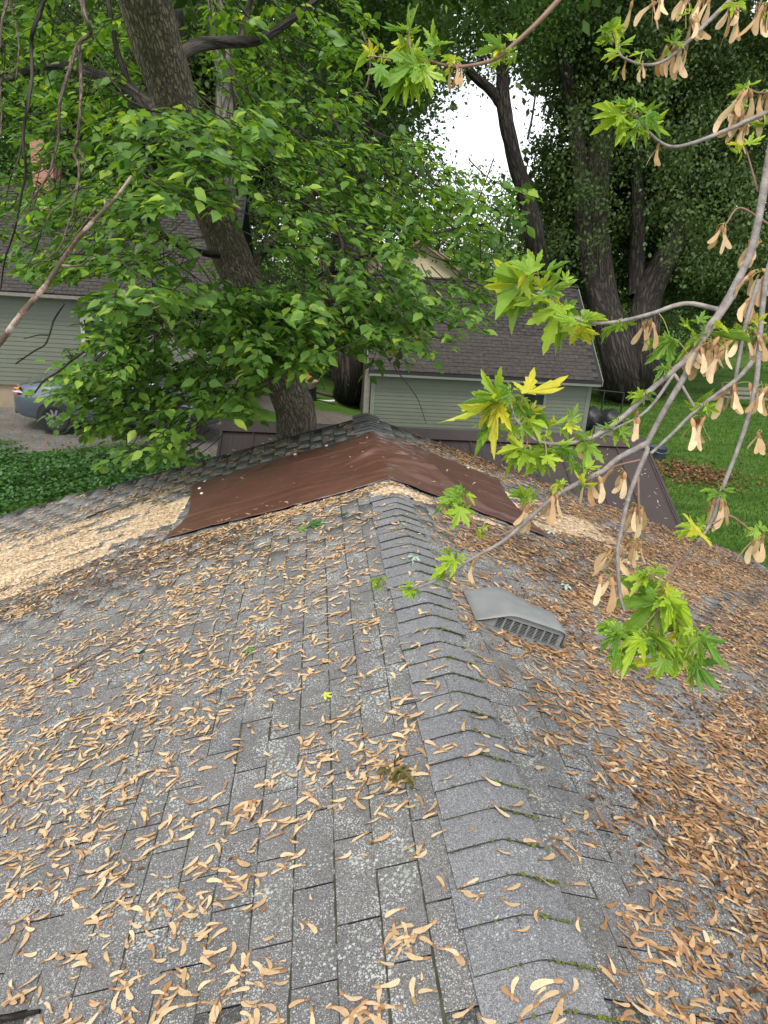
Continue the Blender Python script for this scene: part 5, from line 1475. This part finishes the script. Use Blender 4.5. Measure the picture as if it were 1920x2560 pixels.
# ================================================================== dead hanging branches at the left
def dead(name, label, paths, mat, cat='branch'):
    base = px_path([paths[0][0][0]])[0]
    t = empty(name, tuple(base), label, cat)
    for k, (L_, r_) in enumerate(paths):
        Pp = px_path(L_); r_ = np.linspace(r_[0], r_[1], len(L_)) * (1.0 if mat == 'peel' else .68)
        if k == 0 and name == 'hanging_branch':
            Pp = np.vstack([[Pp[0] + np.array([.1, .5, 2.0]), Pp[0] + np.array([.05, .15, .8])], Pp]); r_ = np.concatenate([[r_[0] * 1.8, r_[0] * 1.3], r_])
        V, F, uv = tube_vf(Pp, r_, 10, .10, k)
        link('stem' if k == 0 else 'twig', mesh_np('stem', V, F, M[mat], True, None, uv), t)
    return t
D = 4.6
def dz(L, d): return [(x, y, d + .05 * math.sin(i * 1.7)) for i, (x, y) in enumerate(L)]
dead('hanging_branch', 'bare reddish brown forked branch hanging down at the upper left', [
    (dz([(200, -150), (203, -60), (205, 0), (215, 45), (226, 84), (197, 108), (174, 174), (149, 260), (147, 339), (133, 396), (122, 434), (90, 486), (55, 530)], D), (.028, .006)),
    (dz([(197, 112), (201, 160), (203, 226), (199, 290), (194, 357), (206, 390), (214, 410), (208, 430)], D), (.020, .006)),
    (dz([(196, 350), (185, 382), (197, 418), (193, 475), (183, 528), (166, 576), (154, 610), (130, 639), (84, 668)], D), (.014, .005)),
    (dz([(192, 470), (165, 500), (132, 526), (116, 550), (104, 572), (67, 593)], D), (.010, .004)),
    (dz([(122, 430), (124, 445), (134, 468), (115, 480), (96, 490)], D), (.008, .003)), (dz([(226, 84), (234, 98)], D), (.014, .008)),
    (dz([(146, 300), (122, 304), (96, 308)], D), (.006, .002)), (dz([(137, 378), (122, 382), (108, 396)], D), (.006, .002)), (dz([(132, 526), (95, 522), (56, 524)], D), (.006, .003)),
    (dz([(96, 470), (80, 521), (27, 563)], D), (.009, .004)), (dz([(166, 588), (148, 586), (130, 582)], D), (.006, .003))], 'dead_wood')
dead('hanging_branch', 'dark bare branch hanging straight down near the left edge', [
    (dz([(125, -160), (115, -60), (110, 0), (85, 70), (78, 110), (80, 190), (70, 260), (58, 340), (65, 430), (55, 480), (38, 570), (12, 650), (2, 720)], 5.4), (.028, .008)),
    (dz([(60, 330), (45, 400), (25, 450), (12, 520)], 5.4), (.012, .005))], 'dark_bark')
dead('hanging_branch', 'thin pale twigs drooping in the top left corner', [
    (dz([(20, -60), (18, 0), (6, 50), (0, 120)], 4.2), (.016, .008)), (dz([(25, 0), (38, 60), (47, 110), (42, 180), (36, 215)], 4.2), (.008, .003)), (dz([(0, 185), (36, 160), (47, 130)], 4.2), (.006, .004)), (dz([(18, 20), (40, 12), (60, 8)], 4.2), (.006, .003)), (dz([(0, 200), (4, 280), (0, 340)], 4.2), (.008, .004))], 'dead_wood')
def peel_mat():
    m, nt, b, _ = new_mat('peeling_bark')
    p = pos(nt)
    f = noise(nt, p, 9.0, 6, .65)
    c = ramp(nt, f, [(0.38, (0.055, 0.050, 0.022)), (0.50, (0.11, 0.07, 0.045)), (0.56, (0.27, 0.19, 0.14)), (0.68, (0.46, 0.41, 0.36))])
    nt.links.new(c, b.inputs['Base Color']); b.inputs['Roughness'].default_value = .85
    bump(nt, b, f, .8, .02)
    return m
M['peel'] = peel_mat()
t = dead('dead_branch', 'thick dead branch with peeling pale bark slanting in from the left edge', [
    (dz([(-120, 1010), (-40, 900), (5, 850), (58, 779), (105, 725), (156, 651), (200, 590), (245, 540), (285, 500), (330, 440)], 3.4), (.0175, .007)),
    (dz([(152, 664), (200, 664), (225, 645), (240, 640)], 3.4), (.006, .003)), (dz([(235, 545), (215, 545), (200, 547)], 3.4), (.005, .003)), (dz([(265, 520), (262, 500), (275, 490)], 3.4), (.006, .003))], 'peel')
dead('broken_twig', 'black broken twig hanging in front of the house siding', [
    (dz([(160, 760), (135, 800), (124, 836), (112, 862), (88, 876), (60, 895), (40, 909)], 5.0), (.010, .008)), (dz([(124, 838), (95, 838), (60, 847)], 5.0), (.009, .004)), (dz([(60, 895), (44, 897)], 5.0), (.005, .003))], 'black_twig', 'twig')
dead('broken_twig', 'dark bent twig slanting down onto the parked car boot', [
    (dz([(210, 880), (175, 905), (148, 928), (112, 950), (97, 968), (87, 982)], 5.6), (.014, .010)), (dz([(175, 905), (178, 890), (172, 880)], 5.6), (.008, .004))], 'black_twig', 'twig')

# ================================================================== silver maple branches hanging close in front at the right
def zoom(x0, y0, s, L):
    return [(x0 + a / s, y0 + b / s, x0 + c / s, y0 + d / s, *k) for a, b, c, d, *k in L]
def seed_cluster(parent, cx, cy, n, d, L, spread=18, low=True):
    top = at_depth(cx, cy, d)
    for k in range(n):
        px, py = cx + rng.normal(0, spread), cy + rng.normal(0, spread * .45)
        p = at_depth(px, py, d + rng.normal(0, .02))
        a = np.array([rng.normal(0, .33), rng.normal(0, .33), -1.0])
        nr = -FW + rng.normal(0, .55, 3)
        R_ = frames(a, nr)
        l = L * rng.uniform(.85, 1.15)
        link('seed', smesh[int(rng.integers(4))], parent, mat4(R_, p + a / np.linalg.norm(a) * l * .5, l))
        PET.append((np.array([top, (top + p) / 2 + [0, 0, .004], p]), np.array([.0010, .0009, .0008])))
def maple_branch(name, label, stems, leaves, clusters, dep, twig='twig_bark'):
    global PET
    PET = []
    first = at_depth(*stems[0][0][0][:2], dep)
    t = empty(name, tuple(first), label, 'branch')
    SP, SD = [], []
    for k, (L_, r0, r1) in enumerate(stems):
        pts = [(q[0], q[1], (q[2] if len(q) > 2 else dep)) for q in L_]
        Pp = px_path(pts); rr_ = np.linspace(r0, r1, len(pts))
        if k == 0:
            dv_ = Pp[0] - Pp[1]; dv_ /= np.linalg.norm(dv_)
            e1 = Pp[0] + dv_ * .45 + np.array([.05, 0, .10]); e2 = e1 + dv_ * .7 + np.array([.25, -.1, .40])
            Pp = np.vstack([[e2, e1], Pp]); rr_ = np.concatenate([[r0 * 1.9, r0 * 1.4], rr_])
        V, F, uv = tube_vf(Pp, rr_, 10, .05, k, n=10 * len(pts))
        link('stem' if k == 0 else 'twig', mesh_np('stem', V, F, M[twig if r0 > .003 else 'red_twig'], True, None, uv), t)
        q = spline(Pp, 40); SP.append(q)
    SP = np.vstack(SP); spx, spy, spz = project(SP)
    for (bx, by, tx, ty, *kk) in leaves:
        j = np.argmin((spx - bx) ** 2 + (spy - by) ** 2)
        dd = spz[j] + rng.normal(0, .02)
        b3_ = at_depth(bx, by, dd); t3 = at_depth(tx, ty, dd + rng.normal(0, .018))
        L = np.linalg.norm(t3 - b3_)
        nr = -FW * rng.uniform(.1, .8) + np.array([0, 0, rng.uniform(.4, 1.2)]) + rng.normal(0, .50, 3)
        R_ = frames(t3 - b3_, nr)
        link('leaf', LM[int(rng.integers(5))], t, mat4(R_, b3_, L * 1.04))
        for _ in range(2 if math.hypot(tx - bx, ty - by) > 28 else 0):
            a2 = (t3 - b3_) / L + rng.normal(0, .75, 3)
            bb = b3_ + rng.normal(0, .006, 3) + FW * rng.uniform(.01, .05)
            link('leaf', LM[int(rng.integers(5))], t, mat4(frames(a2, nr + rng.normal(0, .4, 3)), bb, L * rng.uniform(.45, .75)))
        if math.hypot(spx[j] - bx, spy[j] - by) < 190:
            m = (SP[j] + b3_) / 2 + np.array([0, 0, .006])
            PET.append((np.array([SP[j], m, b3_]), np.array([.0011, .0010, .0010])))
    for c in clusters:
        seed_cluster(t, c[0], c[1], c[2], dep + .01, c[3] if len(c) > 3 else .058, c[4] if len(c) > 4 else 16)
    if PET: tubes('petiole', PET, M['petiole'], t, 5, n=6)['kind'] = 'stuff'
    return t
A = zoom(860, 0, 3.77, [(640, 290, 620, 85), (600, 290, 390, 330), (650, 410, 405, 450), (380, 470, 260, 340), (270, 470, 70, 550), (350, 600, 300, 800), (620, 470, 460, 490), (650, 520, 790, 510), (640, 530, 640, 610),
    (700, 600, 450, 680), (650, 700, 310, 905), (600, 620, 480, 850), (720, 600, 700, 850), (820, 430, 870, 230), (830, 460, 990, 330), (900, 440, 780, 430), (760, 620, 830, 880), (900, 650, 930, 740),
    (1050, 560, 950, 580), (1060, 560, 1000, 440), (1480, 440, 1290, 455), (1490, 440, 1400, 540), (1600, 380, 1540, 300), (1590, 490, 1580, 650)])
maple_branch('maple_branch', 'silver maple branch tip with yellow green leaves at the top centre', [
    ([(1560, -150), (1470, -80), (1396, 0), (1350, 50), (1300, 97), (1250, 140), (1210, 157), (1150, 167), (1110, 162), (1070, 150), (1030, 130), (1020, 80)], .0060, .0018),
    ([(1060, 148), (1000, 150), (965, 145), (925, 140)], .0018, .0012), ([(1070, 155), (1045, 170), (1030, 180)], .0018, .0012), ([(1060, 145), (1085, 120), (1095, 105)], .0018, .0012)],
    A, [(1140, 160, 4, .05, 8)], 1.45, 'red_twig')
B = zoom(1500, 0, 3.95, [(110, 300, -10, 290), (120, 290, 30, 180), (110, 280, 280, 240), (130, 300, 240, 380), (60, 340, -10, 380), (190, 490, 10, 570), (190, 480, 260, 460), (180, 480, 130, 400), (200, 490, 100, 520),
    (420, 520, 290, 540), (430, 510, 530, 495), (720, 430, 650, 380), (730, 430, 740, 310), (760, 430, 830, 440), (880, 140, 770, 180), (900, 110, 880, 60), (1340, 10, 1310, 60), (1370, 0, 1390, 50), (1600, 150, 1560, 170), (1620, 140, 1659, 180)])
maple_branch('maple_branch', 'maple twig with hanging tan seed clusters at the upper right', [
    ([(1960, -130), (1890, -70), (1826, 0), (1756, 68), (1713, 111), (1659, 153), (1609, 162), (1558, 144), (1545, 125)], .0055, .0018),
    ([(1555, 142), (1540, 110), (1528, 78)], .0018, .0012), ([(1826, 0), (1840, 20), (1850, 30)], .002, .0014), ([(1960, -60), (1910, -10), (1895, 25)], .003, .0015), ([(1840, -20), (1740, -15), (1640, -12), (1600, -15)], .0025, .0015), ([(1720, -16), (1722, 10)], .0015, .0012)],
    B, [(1690, 115, 9, .056, 13), (1730, 45, 6, .05, 9), (1845, 20, 7, .055, 13), (1900, 15, 9, .056, 18), (1640, -8, 7, .05, 22), (1725, -6, 7, .05, 16), (1775, -12, 4, .05, 8), (1565, 145, 2, .04, 4), (1605, 158, 2, .035, 4)], 1.45)
Cc = zoom(1500, 0, 3.95, [(330, 1080, 240, 930), (300, 1060, 190, 1090), (340, 1060, 500, 1070), (240, 1120, 20, 1070), (250, 1130, 50, 1200), (430, 1110, 610, 1070), (450, 1120, 600, 1200), (380, 1220, 150, 1290), (370, 1240, 290, 1370), (420, 1240, 610, 1290), (400, 1230, 390, 1330),
    (1420, 1430, 1260, 1400), (1420, 1430, 1330, 1490), (1440, 1430, 1590, 1390), (1450, 1020, 1290, 1050), (1440, 870, 1330, 900), (1460, 850, 1560, 840), (1630, 1230, 1560, 1290), (1640, 1210, 1660, 1150)])
maple_branch('maple_branch', 'thin curved maple twig with a leaf tuft and seed clusters, second from top right', [
    ([(2080, 190), (1990, 250), (1920, 281), (1864, 304), (1839, 316), (1743, 354), (1682, 367), (1642, 349), (1610, 315), (1590, 285)], .0060, .0018),
    ([(1600, 300), (1580, 285), (1570, 275)], .0018, .0012), ([(1850, 308), (1862, 270), (1868, 225), (1895, 232), (1930, 230)], .0025, .0018), ([(1895, 480), (1870, 390), (1862, 365)], .002, .0014)],
    Cc, [(1858, 225, 8, .055, 11), (1855, 272, 12, .055, 14), (1650, 358, 3, .05, 4), (1918, 232, 4, .05, 7), (1865, 310, 5, .05, 8)], 1.42)
Dl = zoom(960, 640, 1.728, [(650, 70, 540, 10), (680, 80, 790, 10), (660, 60, 620, -30), (640, 90, 430, 215), (630, 110, 450, 150), (680, 150, 700, 70), (690, 150, 810, 130), (690, 140, 720, 215), (660, 180, 580, 250), (760, 210, 640, 200),
    (760, 210, 700, 370), (770, 220, 860, 245), (830, 290, 720, 300), (850, 290, 930, 320), (850, 280, 940, 215), (840, 290, 880, 390), (780, 110, 800, 60), (1010, 290, 960, 340), (1030, 280, 1090, 300)])
El = zoom(1120, 920, 4.1475, [(560, 340, 180, 310), (545, 330, 320, 90), (540, 350, 90, 660), (550, 350, 350, 600), (540, 540, 200, 730), (500, 620, 520, 750), (480, 560, 560, 480), (650, 240, 450, 210), (680, 220, 800, 215), (660, 250, 560, 290), (700, 280, 760, 350), (760, 290, 1140, 240), (760, 310, 880, 370),
    (820, 490, 1050, 420), (840, 500, 1070, 550), (830, 520, 990, 680), (760, 590, 870, 700), (700, 600, 620, 740), (780, 820, 520, 810), (770, 840, 550, 1030), (790, 840, 740, 1050), (860, 850, 970, 1050), (870, 840, 1060, 920), (780, 830, 650, 740),
    (1000, 700, 1120, 740), (1050, 620, 1230, 560), (1220, 580, 1390, 640), (1280, 560, 1320, 410), (1160, 790, 1110, 1000), (1150, 790, 1290, 820), (1230, 820, 1330, 940), (1020, 900, 1110, 1050), (960, 950, 870, 1060), (1430, 780, 1600, 880), (1430, 790, 1490, 990), (1400, 760, 1360, 640), (1480, 700, 1430, 630), (1550, 680, 1659, 720),
    (1380, 1010, 1270, 1000), (1390, 1020, 1300, 1050), (1420, 1030, 1560, 1050), (1380, 1040, 1320, 1100), (1180, 1190, 1100, 1210), (1180, 1180, 1230, 1160), (1400, 1170, 1450, 1230)])
Fl = zoom(1360, 780, 2.9625, [(740, 620, 650, 640), (740, 610, 720, 560), (750, 620, 840, 620), (740, 630, 700, 680), (760, 610, 800, 570), (730, 620, 660, 595), (550, 790, 590, 770), (540, 800, 510, 830), (550, 780, 540, 840), (560, 880, 650, 920), (540, 890, 620, 940), (510, 870, 400, 860),
    (1170, 690, 1160, 570), (1180, 690, 1110, 680), (1190, 700, 1290, 740), (1180, 710, 1170, 780), (1150, 690, 1110, 640), (1300, 1330, 1240, 1330), (1310, 1320, 1380, 1330), (1300, 1340, 1290, 1370), (1150, 1590, 1010, 1600), (1160, 1580, 1190, 1510), (1160, 1590, 1220, 1620), (1150, 1600, 1090, 1640),
    (1600, 1600, 1659, 1590), (1590, 1610, 1500, 1659), (1620, 1610, 1600, 1659), (940, 190, 840, 350), (960, 200, 870, 300), (930, 180, 1000, 240), (900, 400, 850, 450), (910, 390, 940, 440), (1130, 60, 1240, 30), (1130, 80, 1110, 40), (1250, 130, 1420, 140), (1280, 100, 1380, 60), (1330, 170, 1440, 220), (1200, 170, 1010, 180),
    (1500, 130, 1420, 80), (1520, 140, 1659, 120), (1560, 90, 1640, 20), (1480, 150, 1430, 180)])
Gl = zoom(1360, 1380, 2.9625, [(860, 340, 860, 570), (870, 340, 610, 610), (900, 330, 1110, 550), (940, 340, 1200, 530), (900, 300, 970, 260), (830, 290, 750, 285), (590, 580, 390, 680), (580, 590, 570, 720), (590, 600, 440, 570), (570, 740, 460, 860), (590, 750, 600, 900), (600, 740, 640, 850),
    (740, 630, 570, 710), (750, 640, 660, 770), (770, 630, 830, 770), (770, 570, 950, 740), (860, 620, 850, 740), (900, 800, 800, 850), (890, 790, 840, 940), (900, 800, 960, 920), (960, 700, 980, 880), (980, 700, 1110, 840), (1040, 780, 1000, 930), (1100, 800, 1200, 970), (1090, 790, 1150, 900), (1150, 600, 1260, 850), (1140, 620, 1180, 820),
    (1060, 520, 890, 590), (1060, 540, 970, 630), (1100, 570, 1040, 620), (760, 180, 640, 260), (780, 160, 700, 130), (800, 150, 910, 120), (770, 200, 820, 270), (870, 230, 880, 290), (830, 90, 800, 80)])
Hl = zoom(880, 1200, 4.423, [(1200, 190, 920, 155), (1210, 190, 1000, 270), (1200, 260, 1010, 380), (1220, 300, 1110, 530), (1250, 300, 1290, 480), (1210, 150, 1160, 90), (1230, 150, 1290, 100), (1260, 160, 1360, 220), (1150, 880, 1000, 930), (1160, 870, 1110, 790), (1170, 870, 1280, 860), (1170, 890, 1150, 960),
    (1040, 1020, 890, 1050), (1020, 1030, 990, 1110), (1030, 1010, 950, 980), (640, 1180, 620, 1090), (650, 1190, 710, 1160), (630, 1210, 560, 1300), (640, 1210, 640, 1320), (650, 1210, 700, 1270), (540, 1180, 500, 1160), (320, 1100, 250, 1030), (310, 1150, 260, 1180), (330, 1160, 310, 1210)])
Il = zoom(880, 1000, 2.765, [(1190, 680, 1120, 620), (1200, 680, 1160, 580), (1210, 680, 1290, 650), (1200, 690, 1190, 740), (1220, 690, 1270, 700), (890, 900, 850, 940), (900, 890, 940, 870), (900, 900, 910, 940), (1440, 580, 1390, 590), (1440, 570, 1490, 560), (1600, 590, 1570, 560), (1600, 600, 1610, 620)])
maple_branch('maple_branch', 'large forking silver maple branch with leaves and tan seed clusters, hanging over the right slope', [
    ([(1990, 120), (1950, 270), (1922, 400), (1905, 500), (1880, 620), (1850, 690), (1799, 780), (1758, 837), (1714, 935), (1670, 1010), (1620, 1104), (1616, 1131), (1593, 1185), (1569, 1252), (1552, 1333), (1544, 1381), (1549, 1481), (1561, 1528)], .0088, .0032),
    ([(1620, 1107), (1549, 1144), (1505, 1178), (1444, 1209), (1390, 1239), (1330, 1290), (1275, 1340), (1230, 1370), (1180, 1397), (1106, 1444), (1038, 1470), (1002, 1475), (959, 1463), (925, 1432)], .0062, .0014),
    ([(1830, 740), (1790, 800), (1731, 885), (1684, 925), (1630, 972), (1576, 1026), (1522, 1070), (1468, 1098), (1400, 1110), (1340, 1100), (1300, 1060), (1285, 1040), (1275, 1000)], .0075, .0020),
    ([(1684, 933), (1705, 965), (1735, 1016)], .0035, .0025),
    ([(1880, 905), (1855, 935), (1829, 959), (1768, 1003), (1728, 1037), (1680, 1085), (1627, 1134)], .0050, .0030),
    ([(1960, 560), (1915, 700), (1897, 881), (1890, 959), (1873, 1033), (1846, 1118), (1806, 1222), (1780, 1300), (1740, 1360), (1707, 1392)], .0060, .0028),
    ([(1793, 773), (1712, 759), (1626, 785), (1539, 805), (1463, 805), (1400, 770), (1355, 715), (1345, 690)], .0050, .0018),
    ([(1395, 765), (1420, 800), (1450, 810)], .002, .0014), ([(1780, 1310), (1820, 1290), (1850, 1305), (1880, 1330)], .003, .002),
    ([(1707, 1392), (1680, 1430), (1660, 1470), (1655, 1495), (1640, 1580), (1640, 1640)], .0028, .0016), ([(1655, 1495), (1700, 1560), (1740, 1580)], .0018, .0012), ([(1650, 1520), (1600, 1575), (1560, 1600)], .0018, .0012),
    ([(1684, 935), (1640, 1000), (1600, 1040), (1540, 1070), (1500, 1095)], .0035, .0018), ([(1300, 1320), (1230, 1340), (1175, 1300), (1158, 1240)], .0020, .0012),
    ([(1390, 1239), (1345, 1255), (1320, 1245)], .0018, .0012), ([(1320, 1100), (1315, 1120), (1310, 1130)], .0018, .0012), ([(1600, 1150), (1540, 1165), (1490, 1190)], .0025, .0015), ([(1595, 1185), (1597, 1260), (1600, 1310)], .0028, .0018),
    ([(1897, 700), (1870, 790), (1860, 830), (1840, 940), (1838, 960)], .0050, .0030), ([(1920, 560), (1850, 520), (1815, 560)], .0025, .0016)],
    Dl + El + Fl + Gl + Hl + Il,
    [(1622, 805, 5, .058, 9), (1755, 850, 20, .062, 22), (1790, 855, 22, .062, 28), (1832, 965, 11, .058, 16), (1592, 1025, 2, .045, 5), (1590, 1045, 3, .05, 8), (1752, 1042, 6, .062, 8), (1485, 1190, 5, .058, 10), (1392, 1240, 8, .055, 14), (1590, 1265, 7, .06, 12), (1797, 1245, 10, .058, 13),
     (1310, 1265, 4, .055, 7), (1185, 1400, 3, .045, 6), (1535, 1375, 5, .06, 8), (1525, 1440, 6, .065, 9), (1590, 1350, 6, .055, 10), (1545, 1175, 4, .05, 9), (1812, 562, 4, .05, 7), (1890, 600, 5, .05, 14), (1900, 680, 7, .055, 16), (1880, 745, 5, .05, 13), (1905, 965, 6, .055, 10), (1900, 1080, 4, .05, 9), (1870, 830, 6, .05, 15), (1905, 840, 5, .055, 9), (1895, 1340, 6, .06, 10), (1445, 1095, 2, .045, 4)], 1.40)
